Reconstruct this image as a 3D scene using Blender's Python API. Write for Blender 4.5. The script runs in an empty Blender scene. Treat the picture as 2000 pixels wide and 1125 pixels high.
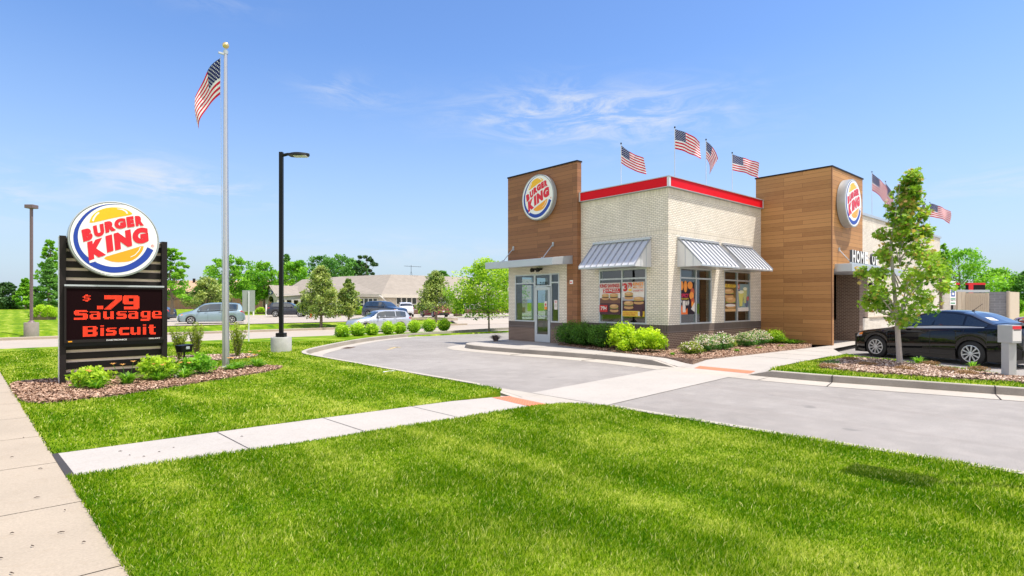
import bpy, math, random
import numpy as np
from mathutils import Vector, Matrix
R=math.radians
S=bpy.context.scene; C=S.collection
random.seed(7); rng=np.random.default_rng(7)
# ---------------------------------------------------------------- camera, sky, sun
FX,FY=0.66231519,0.74922533          # heading of the view, world X runs along the shop's front wall
RX,RY=0.74922533,-0.66231519
cd=bpy.data.cameras.new('camera'); cam=bpy.data.objects.new('camera',cd); C.objects.link(cam); S.camera=cam
cd.sensor_width=36; cd.lens=19.89; cd.shift_y=.01375; cd.clip_start=.05; cd.clip_end=3000
cam.location=(0,0,1.7); cam.rotation_euler=(R(90),0,math.atan2(FY,FX)-R(90))
SUN=Vector((.24,-.33,1)).normalized()
S.view_settings.view_transform='Standard'; S.view_settings.look='None'; S.view_settings.gamma=1
S.view_settings.exposure=.95
W=bpy.data.worlds.new('World'); S.world=W; W.use_nodes=True
nt=W.node_tree; N=nt.nodes; K=nt.links; N.clear()
sky=N.new('ShaderNodeTexSky'); sky.sky_type='NISHITA'; sky.sun_disc=False
sky.sun_elevation=math.asin(SUN.z); sky.sun_rotation=math.atan2(SUN.x,SUN.y); sky.dust_density=.6; sky.ozone_density=2.2; sky.air_density=1.0
hsv=N.new('ShaderNodeHueSaturation'); hsv.inputs['Saturation'].default_value=1.19; hsv.inputs['Hue'].default_value=.508; hsv.inputs['Value'].default_value=.79
K.new(sky.outputs[0],hsv.inputs['Color'])
tc=N.new('ShaderNodeTexCoord'); sep=N.new('ShaderNodeSeparateXYZ'); K.new(tc.outputs['Generated'],sep.inputs[0])
def wm(op,a,b=None,clamp=False):
    m=N.new('ShaderNodeMath'); m.operation=op; m.use_clamp=clamp
    for i,v in enumerate((a,b)):
        if v is None: continue
        if isinstance(v,(int,float)): m.inputs[i].default_value=v
        else: K.new(v,m.inputs[i])
    return m.outputs[0]
az=wm('ARCTAN2',sep.outputs[1],sep.outputs[0])
def cloudband(daz,el,sa,se,amp):
    a_=wm('DIVIDE',wm('SUBTRACT',az,math.atan2(FY,FX)-R(daz)),R(sa)); e_=wm('DIVIDE',wm('SUBTRACT',sep.outputs[2],math.sin(R(el))),math.sin(R(se)))
    return wm('MULTIPLY',wm('POWER',2.718,wm('MULTIPLY',wm('ADD',wm('MULTIPLY',a_,a_),wm('MULTIPLY',e_,e_)),-1)),amp)
cmb=N.new('ShaderNodeCombineXYZ'); K.new(az,cmb.inputs[0]); K.new(sep.outputs[2],cmb.inputs[1])
mp=N.new('ShaderNodeMapping'); K.new(cmb.outputs[0],mp.inputs[0]); mp.inputs['Rotation'].default_value=(0,0,R(-8)); mp.inputs['Scale'].default_value=(3.2,13,1); mp.inputs['Location'].default_value=(.4,.3,0)
n1=N.new('ShaderNodeTexNoise'); n1.inputs['Scale'].default_value=2.2; n1.inputs['Detail'].default_value=9; n1.inputs['Roughness'].default_value=.66; n1.inputs['Distortion'].default_value=.9
K.new(mp.outputs[0],n1.inputs['Vector'])
c1=wm('MULTIPLY',wm('SUBTRACT',n1.outputs[0],.44),4.2,True)
acc=None
for q in ((6,18.2,10,2.3,1.25),(-16,19.6,4,1.2,.6),(-33,10.5,5,1.6,1.1),(-26.5,9.8,4,1.2,.6),(-43,8,7,2.0,.7),(-30,26,6,1.5,.3),(41,9,7,1.2,.6),(-12,5,16,1.6,.4),(16,17,9,2.5,.45),(-75,20,14,4,.7),(80,24,16,5,.7),(150,30,40,9,.6)):
    o=cloudband(*q); acc=o if acc is None else wm('ADD',acc,o)
cc=wm('MULTIPLY',c1,acc,True); cc=wm('MULTIPLY',cc,.75)
# thin milky air low in the sky
lo=wm('SUBTRACT',1,wm('MULTIPLY',sep.outputs[2],2.5),True); lo=wm('MULTIPLY',wm('POWER',lo,1.3),.9)
fac=lo
mx=N.new('ShaderNodeMixRGB'); K.new(fac,mx.inputs[0]); K.new(hsv.outputs[0],mx.inputs[1]); mx.inputs[2].default_value=(1.62,2.05,2.72,1)
mx2=N.new('ShaderNodeMixRGB'); K.new(cc,mx2.inputs[0]); K.new(mx.outputs[0],mx2.inputs[1]); mx2.inputs[2].default_value=(2.9,3.0,3.2,1)
# unseen bright clouds added behind the camera to lift light on shaded walls
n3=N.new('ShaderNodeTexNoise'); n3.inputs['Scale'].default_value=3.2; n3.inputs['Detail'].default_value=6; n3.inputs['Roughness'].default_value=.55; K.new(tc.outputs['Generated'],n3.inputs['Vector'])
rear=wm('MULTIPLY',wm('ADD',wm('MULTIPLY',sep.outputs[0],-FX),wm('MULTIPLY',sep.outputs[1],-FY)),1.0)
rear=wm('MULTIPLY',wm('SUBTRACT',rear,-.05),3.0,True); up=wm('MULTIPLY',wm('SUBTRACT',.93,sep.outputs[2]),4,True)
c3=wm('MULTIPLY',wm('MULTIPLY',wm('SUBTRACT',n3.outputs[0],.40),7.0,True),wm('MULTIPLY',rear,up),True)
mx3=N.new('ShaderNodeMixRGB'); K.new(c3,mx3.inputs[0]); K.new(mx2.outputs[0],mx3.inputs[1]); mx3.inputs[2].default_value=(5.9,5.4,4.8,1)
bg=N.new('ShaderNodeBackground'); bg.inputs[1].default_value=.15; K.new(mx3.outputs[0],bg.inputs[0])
wo=N.new('ShaderNodeOutputWorld'); K.new(bg.outputs[0],wo.inputs[0])
sl=bpy.data.lights.new('sun','SUN'); sl.energy=3.1; sl.angle=R(.5); sl.color=(1,.94,.84)
so=bpy.data.objects.new('sun',sl); C.objects.link(so); so.rotation_euler=(-SUN).to_track_quat('-Z','Y').to_euler(); so.location=(0,0,30)

# ---------------------------------------------------------------- materials
def lin(c): return tuple((x/12.92 if x<=.04045 else ((x+.055)/1.055)**2.4) for x in c)
MC={}
class NM:
    def __init__(s,name):
        s.m=bpy.data.materials.new(name); s.m.use_nodes=True; s.n=s.m.node_tree.nodes; s.l=s.m.node_tree.links
        s.b=s.n['Principled BSDF']; s.out=s.n['Material Output']; s._obj=None
    def obj(s):
        if s._obj is None: s._obj=s.n.new('ShaderNodeTexCoord')
        return s._obj.outputs['Object']
    def pos(s): return s.n.new('ShaderNodeNewGeometry').outputs['Position']
    def set(s,i,v):
        if isinstance(v,(int,float)): s.b.inputs[i].default_value=v
        elif isinstance(v,tuple): s.b.inputs[i].default_value=(*v[:3],1)
        else: s.l.new(v,s.b.inputs[i])
    def math(s,op,a,b=None,clamp=False):
        m=s.n.new('ShaderNodeMath'); m.operation=op; m.use_clamp=clamp
        for i,v in enumerate((a,b)):
            if v is None: continue
            if isinstance(v,(int,float)): m.inputs[i].default_value=v
            else: s.l.new(v,m.inputs[i])
        return m.outputs[0]
    def noise(s,vec,scale,detail=3,rough=.6,dist=0):
        t=s.n.new('ShaderNodeTexNoise'); t.inputs['Scale'].default_value=scale; t.inputs['Detail'].default_value=detail; t.inputs['Roughness'].default_value=rough; t.inputs['Distortion'].default_value=dist
        s.l.new(vec,t.inputs['Vector']); return t.outputs[0]
    def ramp(s,f,stops):
        r=s.n.new('ShaderNodeValToRGB'); e=r.color_ramp.elements
        while len(e)<len(stops): e.new(.5)
        for q,(p,c) in zip(e,stops): q.position=p; q.color=(*c[:3],1) if isinstance(c,tuple) else (c,c,c,1)
        s.l.new(f,r.inputs[0]); return r.outputs[0]
    def mix(s,f,a,b,mode='MIX'):
        m=s.n.new('ShaderNodeMixRGB'); m.blend_type=mode
        for i,v in enumerate((f,a,b)):
            if isinstance(v,(int,float)): m.inputs[i].default_value=v if i==0 else (v,v,v,1)
            elif isinstance(v,tuple): m.inputs[i].default_value=(*v[:3],1)
            else: s.l.new(v,m.inputs[i])
        return m.outputs[0]
    def bump(s,h,strength=.3,dist=.01):
        b=s.n.new('ShaderNodeBump'); b.inputs['Strength'].default_value=strength; b.inputs['Distance'].default_value=dist
        s.l.new(h,b.inputs['Height']); s.l.new(b.outputs[0],s.b.inputs['Normal'])
    def mapv(s,vec,scale=(1,1,1),loc=(0,0,0),rot=(0,0,0)):
        m=s.n.new('ShaderNodeMapping'); m.inputs['Scale'].default_value=scale; m.inputs['Location'].default_value=loc; m.inputs['Rotation'].default_value=rot
        s.l.new(vec,m.inputs[0]); return m.outputs[0]
def plain(name,col,rough=.5,metal=0,var=.12,vs=6,spec=.5,coat=0,bump=0):
    if name in MC: return MC[name]
    q=NM(name); n=q.noise(q.obj(),vs,4,.6)
    q.set('Base Color',q.mix(n,tuple(c*(1-var) for c in col),tuple(min(1,c*(1+var)) for c in col)))
    q.set('Roughness',rough); q.set('Metallic',metal); q.set('Specular IOR Level',spec)
    if coat: q.set('Coat Weight',coat); q.set('Coat Roughness',.03)
    if bump: q.bump(q.noise(q.obj(),vs*12,3),bump,.01)
    MC[name]=q.m; return q.m
def paint(name,col,metal=.0,flake=.0):
    if name in MC: return MC[name]
    q=NM(name); n=q.noise(q.obj(),2.2,4,.6)
    q.set('Base Color',q.mix(n,tuple(c*.92 for c in col),tuple(min(1,c*1.08) for c in col)))
    q.set('Metallic',metal); q.set('Roughness',.32); q.set('Specular IOR Level',.05 if col[1]<.01 else .5); q.set('Coat Weight',1.0); q.set('Coat Roughness',.015 if col[1]<.01 else .04)
    MC[name]=q.m; return q.m
def emis(name,col,st):
    q=NM(name); q.set('Base Color',(0.02,0,0)); q.set('Emission Color',col); q.set('Emission Strength',st); return q.m
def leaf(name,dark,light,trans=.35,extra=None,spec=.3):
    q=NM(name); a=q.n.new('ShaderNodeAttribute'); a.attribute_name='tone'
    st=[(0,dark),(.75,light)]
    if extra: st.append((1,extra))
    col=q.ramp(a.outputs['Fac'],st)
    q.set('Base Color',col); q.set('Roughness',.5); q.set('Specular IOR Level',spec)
    t=q.n.new('ShaderNodeBsdfTranslucent'); tcx=q.mix(1.0,col,(1.35,1.45,.7),'MULTIPLY'); q.l.new(tcx,t.inputs[0])
    ms=q.n.new('ShaderNodeMixShader'); ms.inputs[0].default_value=trans
    q.l.new(q.b.outputs[0],ms.inputs[1]); q.l.new(t.outputs[0],ms.inputs[2]); q.l.new(ms.outputs[0],q.out.inputs[0]); return q.m
def brick(name,c1,c2,mortar,bw=.152,bh=.0567,ms=.0085,rot=False,offset=.5,varr=.2,rough=.8):
    q=NM(name); p=q.pos(); s_=q.n.new('ShaderNodeSeparateXYZ'); q.l.new(p,s_.inputs[0])
    u=q.math('ADD',s_.outputs[0],s_.outputs[1]); v=s_.outputs[2]
    cb=q.n.new('ShaderNodeCombineXYZ'); q.l.new(u,cb.inputs[0]); q.l.new(v,cb.inputs[1])
    b=q.n.new('ShaderNodeTexBrick'); q.l.new(cb.outputs[0],b.inputs[0]); b.inputs['Scale'].default_value=1
    b.inputs['Brick Width'].default_value=bw; b.inputs['Row Height'].default_value=bh; b.inputs['Mortar Size'].default_value=ms; b.inputs['Mortar Smooth'].default_value=.1
    b.offset=offset; b.inputs['Color1'].default_value=(*c1,1); b.inputs['Color2'].default_value=(*c2,1); b.inputs['Mortar'].default_value=(*mortar,1); b.inputs['Bias'].default_value=0
    n=q.noise(p,1.3,5,.65); st=q.ramp(n,[(.3,1-varr*.6),(.7,1+varr*.3)])
    q.set('Base Color',q.mix(1.0,b.outputs[0],st,'MULTIPLY')); q.set('Roughness',rough)
    q.bump(q.math('SUBTRACT',1,b.outputs['Fac']),.5,.008); return q.m
def wood(name,c1,c2,c3):
    q=NM(name); p=q.pos(); s_=q.n.new('ShaderNodeSeparateXYZ'); q.l.new(p,s_.inputs[0])
    u=q.math('ADD',s_.outputs[0],s_.outputs[1]); cb=q.n.new('ShaderNodeCombineXYZ'); q.l.new(u,cb.inputs[0]); q.l.new(s_.outputs[2],cb.inputs[1])
    b=q.n.new('ShaderNodeTexBrick'); q.l.new(cb.outputs[0],b.inputs[0]); b.inputs['Scale'].default_value=1; b.offset=.37; b.offset_frequency=3
    b.inputs['Brick Width'].default_value=1.83; b.inputs['Row Height'].default_value=.152; b.inputs['Mortar Size'].default_value=.006; b.inputs['Mortar Smooth'].default_value=.2
    b.inputs['Color1'].default_value=(*c1,1); b.inputs['Color2'].default_value=(*c2,1); b.inputs['Mortar'].default_value=(*(x*.35 for x in c1),1)
    gr=q.noise(q.mapv(cb.outputs[0],(1.6,34,1)),3,5,.7,.6)
    w=q.mix(q.ramp(gr,[(.35,0.0),(.75,.55)]),b.outputs[0],c3)
    fn=q.noise(p,60,2); w=q.mix(q.ramp(fn,[(.4,0.0),(.8,.25)]),w,c1)
    q.set('Base Color',w); q.set('Roughness',.62); q.bump(b.outputs['Fac'],-.4,.006); return q.m
def concrete(name,col,joint=None,scale=1.0,stain=.12,stc=(.5,.45,.38)):
    q=NM(name); p=q.pos(); n=q.noise(p,.9*scale,6,.65); f=q.noise(p,55,3,.7); f2=q.noise(p,7,4,.6)
    c=q.mix(q.ramp(n,[(.35,0.0),(.72,1.0)]),tuple(x*(1-stain) for x in col),col)
    c=q.mix(q.ramp(f2,[(.55,0.0),(.8,.35)]),c,tuple(x*y*1.4 for x,y in zip(col,stc)))
    c=q.mix(1.0,c,q.ramp(f,[(.3,.86),(.7,1.06)]),'MULTIPLY')
    q.set('Base Color',c); q.set('Roughness',.85); q.bump(f,.25,.004); return q.m
M={}
M['cream']=brick('cream_brick',(.87,.80,.695),(.78,.71,.60),(.45,.40,.34))
M['cream_sold']=brick('cream_soldier',(.84,.77,.66),(.74,.67,.56),(.45,.40,.34),.0567,.19,.0085,offset=0)
M['brown']=brick('brown_brick',(.115,.070,.050),(.165,.105,.075),(.36,.28,.22))
M['brown_sold']=brick('brown_soldier',(.10,.075,.062),(.075,.056,.048),(.24,.20,.18),.0567,.25,.0085,offset=0)
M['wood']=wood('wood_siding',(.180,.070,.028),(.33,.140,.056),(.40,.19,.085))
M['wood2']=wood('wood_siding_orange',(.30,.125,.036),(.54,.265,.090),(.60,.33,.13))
M['woodtrim']=plain('wood_trim',(.26,.12,.05),.6,0,.2,4)
M['red']=plain('red_band',(.68,.006,.016),.5,0,.05,2,.15)
M['silver']=plain('brushed_metal',(.50,.53,.57),.38,.4,.06,3)
M['galv']=plain('galvanised_metal',(.66,.67,.70),.42,.25,.08,5)
M['alu']=plain('window_aluminium',(.52,.55,.58),.4,.35,.05,5)
M['black']=plain('black_metal',(.010,.010,.011),.45,0,.2,4,.2)
M['bronze']=plain('dark_bronze',(.018,.014,.014),.5,0,.2,4,.2)
M['white']=plain('white_plastic',(.88,.87,.85),.35,0,.03,3)
M['whitem']=plain('white_paint',(.74,.74,.72),.5,0,.05,3)
M['rim']=plain('grey_rim',(.45,.48,.50),.35,.3,.05,3)
M['lblue']=plain('logo_blue',(.004,.045,.36),.35,0,.03,3)
M['lred']=plain('logo_red',(.72,.006,.022),.35,0,.03,3)
M['lyel']=plain('logo_yellow',(.92,.50,.005),.35,0,.04,3)
M['lyel2']=plain('logo_orange',(.92,.38,.008),.35,0,.04,3)
M['paper']=plain('paper_white',(.75,.72,.70),.5,0,.04,3)
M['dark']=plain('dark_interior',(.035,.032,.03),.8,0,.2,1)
M['roofm']=plain('flat_roofing',(.25,.25,.25),.8)
M['conc']=concrete('concrete_path',(.47,.43,.385),stain=.10)
M['conc2']=concrete('concrete_warm',(.44,.365,.275),stain=.14)
M['concg']=concrete('concrete_kerb',(.36,.32,.27),stain=.3)
M['concl']=concrete('concrete_gutter',(.50,.45,.385),stain=.16)
M['concs']=concrete('concrete_street',(.46,.395,.325),stain=.12)
M['concb']=concrete('concrete_footing',(.50,.50,.47),scale=3,stain=.3)
M['aspf']=concrete('joint_dark',(.05,.045,.045)); M['joint']=concrete('joint_sand',(.20,.16,.12))
def asphalt():
    q=NM('asphalt'); p=q.pos(); n=q.noise(p,.35,6,.6); m=q.noise(p,2.2,5,.65); f=q.noise(p,95,2,.8); v=q.n.new('ShaderNodeTexVoronoi'); v.inputs['Scale'].default_value=70; q.l.new(p,v.inputs['Vector'])
    c=q.mix(q.ramp(n,[(.35,0.0),(.7,1.0)]),(.255,.232,.212),(.335,.308,.284))
    c=q.mix(q.ramp(m,[(.45,0.0),(.8,.5)]),c,(.43,.39,.355))
    tr=q.noise(q.mapv(p,(.55,.06,1),rot=(0,0,R(4))),2.2,4,.6,.8); c=q.mix(q.ramp(tr,[(.54,0.0),(.7,.30)]),c,(.235,.205,.185))
    sp=q.noise(p,1.7,2,.5); c=q.mix(q.ramp(sp,[(.70,0.0),(.76,.5)]),c,(.15,.14,.135))
    c=q.mix(1.0,c,q.ramp(f,[(.3,.62),(.7,1.3)]),'MULTIPLY')
    c=q.mix(q.ramp(v.outputs['Distance'],[(0.0,.35),(.35,0.0)]),c,(.42,.40,.38))
    q.set('Base Color',c); q.set('Roughness',.88); q.bump(f,.5,.005); return q.m
M['asph']=asphalt()
def tact():
    q=NM('tactile_orange'); p=q.pos(); v=q.mapv(p,(1/.06,1/.06,1)); s_=q.n.new('ShaderNodeSeparateXYZ'); q.l.new(v,s_.inputs[0])
    a=q.math('SINE',q.math('MULTIPLY',s_.outputs[0],6.283)); b=q.math('SINE',q.math('MULTIPLY',s_.outputs[1],6.283)); h=q.math('GREATER_THAN',q.math('MULTIPLY',a,b),.35)
    n=q.noise(p,5,4); c=q.mix(n,(.60,.15,.075),(.72,.20,.105)); c=q.mix(h,c,(.78,.27,.15)); q.set('Base Color',c); q.set('Roughness',.7); q.bump(h,.6,.006); return q.m
M['tact']=tact()
def mulchm():
    q=NM('wood_chip_mulch'); p=q.pos(); v=q.n.new('ShaderNodeTexVoronoi'); v.inputs['Scale'].default_value=32; q.l.new(p,v.inputs['Vector'])
    c=q.ramp(v.outputs['Color'],[(0,(.17,.105,.07)),(.5,(.34,.22,.155)),(1,(.50,.36,.27))]); q.set('Base Color',c); q.set('Roughness',.9); q.bump(v.outputs['Distance'],.9,.02); return q.m
M['mulch']=mulchm()
def chipm():
    q=NM('wood_chips'); a=q.n.new('ShaderNodeAttribute'); a.attribute_name='tone'
    q.set('Base Color',q.ramp(a.outputs['Fac'],[(0,(.17,.105,.07)),(.3,(.36,.235,.165)),(.7,(.54,.385,.29)),(1,(.72,.60,.50))])); q.set('Roughness',.85); return q.m
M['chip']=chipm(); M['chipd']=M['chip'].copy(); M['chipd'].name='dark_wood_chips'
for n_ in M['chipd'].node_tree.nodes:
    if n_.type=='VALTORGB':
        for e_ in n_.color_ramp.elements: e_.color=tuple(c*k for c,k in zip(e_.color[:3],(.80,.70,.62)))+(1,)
def lawncol(q,p):
    # patchy lawn: worn pale patches, mower stripes and dark lush patches
    s_=q.n.new('ShaderNodeSeparateXYZ'); q.l.new(p,s_.inputs[0])
    n=q.noise(p,.42,5,.6,.4); m=q.noise(p,2.6,4,.65)
    st=q.noise(q.mapv(p,(1.1,.14,.1),rot=(0,0,R(-3))),2.0,3,.6,.6)
    g=q.math('ADD',q.math('MULTIPLY',n,.42),q.math('ADD',q.math('MULTIPLY',m,.28),q.math('MULTIPLY',st,.30)))
    wx=q.math('ADD',q.math('MULTIPLY',s_.outputs[0],5.0),q.math('MULTIPLY',q.noise(p,.5,2),5.0)); g=q.math('ADD',g,q.math('MULTIPLY',q.math('SINE',wx),.034))
    return g
GD,GM,GL=(.065,.185,.001),(.215,.335,.002),(.60,.62,.13)
def lawnm():
    q=NM('lawn_ground'); p=q.pos(); g=lawncol(q,p); f=q.noise(p,26,4,.75)
    c=q.ramp(g,[(.365,GD),(.52,GM),(.675,GL)]); c=q.mix(1.0,c,q.ramp(f,[(.3,.55),(.7,1.15)]),'MULTIPLY')
    q.set('Base Color',c); q.set('Roughness',.9); q.set('Specular IOR Level',.15); q.bump(f,1,.03); return q.m
M['lawn']=lawnm()
def bladem():
    q=NM('grass_blades'); p=q.pos(); g=lawncol(q,p); a=q.n.new('ShaderNodeAttribute'); a.attribute_name='tone'
    gg=q.math('ADD',g,q.math('MULTIPLY',q.math('SUBTRACT',a.outputs['Fac'],.5),.36))
    c=q.ramp(gg,[(.365,GD),(.52,GM),(.675,GL)]); dry=q.math('GREATER_THAN',a.outputs['Fac'],.94); c=q.mix(dry,c,(.72,.70,.26))
    q.set('Base Color',c); q.set('Roughness',.6); q.set('Specular IOR Level',.06)
    t=q.n.new('ShaderNodeBsdfTranslucent'); q.l.new(q.mix(1.0,c,(1.4,1.5,.6),'MULTIPLY'),t.inputs[0]); ms=q.n.new('ShaderNodeMixShader'); ms.inputs[0].default_value=.4
    q.l.new(q.b.outputs[0],ms.inputs[1]); q.l.new(t.outputs[0],ms.inputs[2]); q.l.new(ms.outputs[0],q.out.inputs[0]); return q.m
M['blade']=bladem()
def glassm(name,tint,refl=.16,rough=.01):
    q=NM(name); q.n.remove(q.b); t=q.n.new('ShaderNodeBsdfTransparent'); t.inputs[0].default_value=(*tint,1)
    g=q.n.new('ShaderNodeBsdfGlossy'); g.inputs['Roughness'].default_value=rough; g.inputs[0].default_value=(.92,.96,1,1)
    lw=q.n.new('ShaderNodeLayerWeight'); lw.inputs[0].default_value=.5; f=q.math('ADD',q.math('MULTIPLY',q.math('POWER',lw.outputs['Facing'],4.0),.9),refl,True)
    ms=q.n.new('ShaderNodeMixShader'); q.l.new(f,ms.inputs[0]); q.l.new(t.outputs[0],ms.inputs[1]); q.l.new(g.outputs[0],ms.inputs[2]); q.l.new(ms.outputs[0],q.out.inputs[0]); return q.m
M['glass']=glassm('window_glass',(.58,.68,.68),.10)
M['cglass']=plain('car_glass',(.012,.016,.02),.03,0,.1,2,.9,1)
M['cglassb']=plain('car_glass_blue',(.02,.035,.05),.05,0,.1,2,.9,1)
M['tyre']=plain('tyre_rubber',(.018,.018,.018),.75)
M['alloy']=plain('alloy_wheel',(.62,.63,.65),.3,.5,.04,3)
M['trim']=plain('black_trim',(.01,.01,.011),.4)
M['lampc']=plain('clear_lamp',(.55,.57,.6),.12,.3,.1,9,.8,1)
M['lampo']=plain('amber_lamp',(.8,.22,.02),.2,0,.05,5,.6,1)
M['lampr']=plain('red_lamp',(.45,.01,.015),.2,0,.05,5,.6,1)
M['bark']=plain('bark',(.20,.155,.12),.9,0,.3,14,bump=.8)
M['barkl']=plain('pale_bark',(.42,.37,.34),.85,0,.18,20,bump=.5)
M['led']=emis('led_red',(1,.05,.012),.95)
M['screen']=plain('led_screen',(.008,.001,.002),.7,0,.2,30,.08)

# ---------------------------------------------------------------- mesh helpers
def tag(o,label=None,cat=None,group=None,kind=None):
    if label: o['label']=label
    if cat: o['category']=cat
    if group: o['group']=group
    if kind: o['kind']=kind
    return o
def thing(name,label,cat,loc=(0,0,0),rz=0,group=None):
    o=bpy.data.objects.new(name,None); o.empty_display_size=.2; C.objects.link(o); o.location=loc; o.rotation_euler=(0,0,rz)
    return tag(o,label,cat,group)
class MB:
    def __init__(s): s.v=[];s.f=[];s.m=[];s.mats=[]
    def mi(s,m):
        if m not in s.mats: s.mats.append(m)
        return s.mats.index(m)
    def poly(s,pts,m):
        b=len(s.v); s.v+= [tuple(p) for p in pts]; s.f.append(tuple(range(b,b+len(pts)))); s.m.append(s.mi(m))
    def box(s,a,b,m):
        x0,y0,z0=a;x1,y1,z1=b; k=len(s.v); s.v+=[(x0,y0,z0),(x1,y0,z0),(x1,y1,z0),(x0,y1,z0),(x0,y0,z1),(x1,y0,z1),(x1,y1,z1),(x0,y1,z1)]
        for q in ((3,2,1,0),(4,5,6,7),(0,1,5,4),(1,2,6,5),(2,3,7,6),(3,0,4,7)): s.f.append(tuple(k+i for i in q)); s.m.append(s.mi(m))
    def hexa(s,p,m):   # 8 points, same order as box
        k=len(s.v); s.v+=[tuple(q) for q in p]
        for q in ((3,2,1,0),(4,5,6,7),(0,1,5,4),(1,2,6,5),(2,3,7,6),(3,0,4,7)): s.f.append(tuple(k+i for i in q)); s.m.append(s.mi(m))
    def tube(s,pts,rad,m,n=10,cap=True):
        P=[Vector([float(c) for c in p]) for p in pts]; rad=[float(q) for q in rad] if hasattr(rad,'__len__') else [float(rad)]*len(P); k=len(s.v); mi=s.mi(m); up=None
        for i,p in enumerate(P):
            d=(P[min(i+1,len(P)-1)]-P[max(i-1,0)]).normalized()
            if up is None: up=Vector((0,0,1)) if abs(d.z)<.9 else Vector((1,0,0))
            a=d.cross(up).normalized(); b=a.cross(d)
            for j in range(n):
                t=2*math.pi*j/n; s.v.append(tuple(p+rad[i]*(a*math.cos(t)+b*math.sin(t))))
        for i in range(len(P)-1):
            for j in range(n):
                j2=(j+1)%n; s.f.append((k+i*n+j,k+(i+1)*n+j,k+(i+1)*n+j2,k+i*n+j2)); s.m.append(mi)
        if cap:
            s.f.append(tuple(k+j for j in range(n))); s.m.append(mi); s.f.append(tuple(k+(len(P)-1)*n+j for j in reversed(range(n)))); s.m.append(mi)
    def lathe(s,prof,m,n=24,axis='Z',c=(0,0,0)):
        k=len(s.v); mi=s.mi(m)
        for r_,h in prof:
            for j in range(n):
                t=2*math.pi*j/n; a,b=r_*math.cos(t),r_*math.sin(t)
                s.v.append((c[0]+a,c[1]+b,c[2]+h) if axis=='Z' else (c[0]+a,c[1]+h,c[2]+b) if axis=='Y' else (c[0]+h,c[1]+a,c[2]+b))
        for i in range(len(prof)-1):
            for j in range(n):
                j2=(j+1)%n; s.f.append((k+i*n+j,k+i*n+j2,k+(i+1)*n+j2,k+(i+1)*n+j)); s.m.append(mi)
    def wall(s,ax,c0,c1,u0,u1,z0,z1,m,holes=()):
        # wall slab: ax 'X' = constant X (u along Y), ax 'Y' = constant Y (u along X); holes (u0,u1,z0,z1)
        us=sorted({u0,u1,*[min(max(h[i],u0),u1) for h in holes for i in (0,1)]}); zs=sorted({z0,z1,*[min(max(h[i],z0),z1) for h in holes for i in (2,3)]})
        def solid(i,j):
            if i<0 or j<0 or i>=len(us)-1 or j>=len(zs)-1: return False
            u=(us[i]+us[i+1])/2; z=(zs[j]+zs[j+1])/2
            return not any(h[0]<u<h[1] and h[2]<z<h[3] for h in holes)
        P=(lambda c,u,z:(c,u,z)) if ax=='X' else (lambda c,u,z:(u,c,z))
        for i in range(len(us)-1):
            for j in range(len(zs)-1):
                if not solid(i,j): continue
                a,b,z,w=us[i],us[i+1],zs[j],zs[j+1]
                for c in (c0,c1): s.poly([P(c,a,z),P(c,b,z),P(c,b,w),P(c,a,w)],m)
                if not solid(i-1,j): s.poly([P(c0,a,z),P(c1,a,z),P(c1,a,w),P(c0,a,w)],m)
                if not solid(i+1,j): s.poly([P(c0,b,z),P(c1,b,z),P(c1,b,w),P(c0,b,w)],m)
                if not solid(i,j-1): s.poly([P(c0,a,z),P(c0,b,z),P(c1,b,z),P(c1,a,z)],m)
                if not solid(i,j+1): s.poly([P(c0,a,w),P(c0,b,w),P(c1,b,w),P(c1,a,w)],m)
    def build(s,name,parent=None,smooth=False,world=False,bevel=0):
        me=bpy.data.meshes.new(name); vs=s.v
        if world and parent is not None: L=parent.location; vs=[(x-L.x,y-L.y,z-L.z) for x,y,z in vs]
        me.from_pydata(vs,[],s.f)
        for m in s.mats: me.materials.append(m)
        me.polygons.foreach_set('material_index',s.m); me.validate()
        if smooth: me.polygons.foreach_set('use_smooth',[True]*len(me.polygons))
        me.update(); o=bpy.data.objects.new(name,me); C.objects.link(o)
        if parent is not None: o.parent=parent
        if smooth=='auto':
            try: me.set_sharp_from_angle(angle=R(38))
            except Exception: pass
        if bevel: b=o.modifiers.new('bevel','BEVEL'); b.width=bevel; b.segments=2; b.limit_method='ANGLE'; b.angle_limit=R(50)
        return o
def struct(mb,name,kind='structure',**k): return tag(mb.build(name,**k),kind=kind)
def np_mesh(name,V,F,nper,mats,tone=None,parent=None,smooth=False):
    me=bpy.data.meshes.new(name); nv=len(V); nf=len(F)//nper
    me.vertices.add(nv); me.vertices.foreach_set('co',V.astype(np.float32).ravel())
    me.loops.add(len(F)); me.loops.foreach_set('vertex_index',F.astype(np.int32))
    me.polygons.add(nf); me.polygons.foreach_set('loop_start',np.arange(0,nf*nper,nper,dtype=np.int32)); me.polygons.foreach_set('loop_total',np.full(nf,nper,dtype=np.int32))
    for m in mats: me.materials.append(m)
    if tone is not None: a=me.attributes.new('tone','FLOAT','POINT'); a.data.foreach_set('value',tone.astype(np.float32))
    me.update(calc_edges=True); me.validate()
    o=bpy.data.objects.new(name,me); C.objects.link(o)
    if parent is not None: o.parent=parent
    return o
def copy_tree(o,loc,rz=None,label=None,group=None,sc=None):
    r=o.copy(); C.objects.link(r); r.location=loc
    if rz is not None: r.rotation_euler=(0,0,rz)
    if label: r['label']=label
    if group: r['group']=group
    if sc: r.scale=(sc,)*3 if isinstance(sc,(int,float)) else sc
    for ch in list(o.children):
        c=ch.copy(); C.objects.link(c); c.parent=r
        for g in ch.children: d=g.copy(); C.objects.link(d); d.parent=c
    return r
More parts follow.
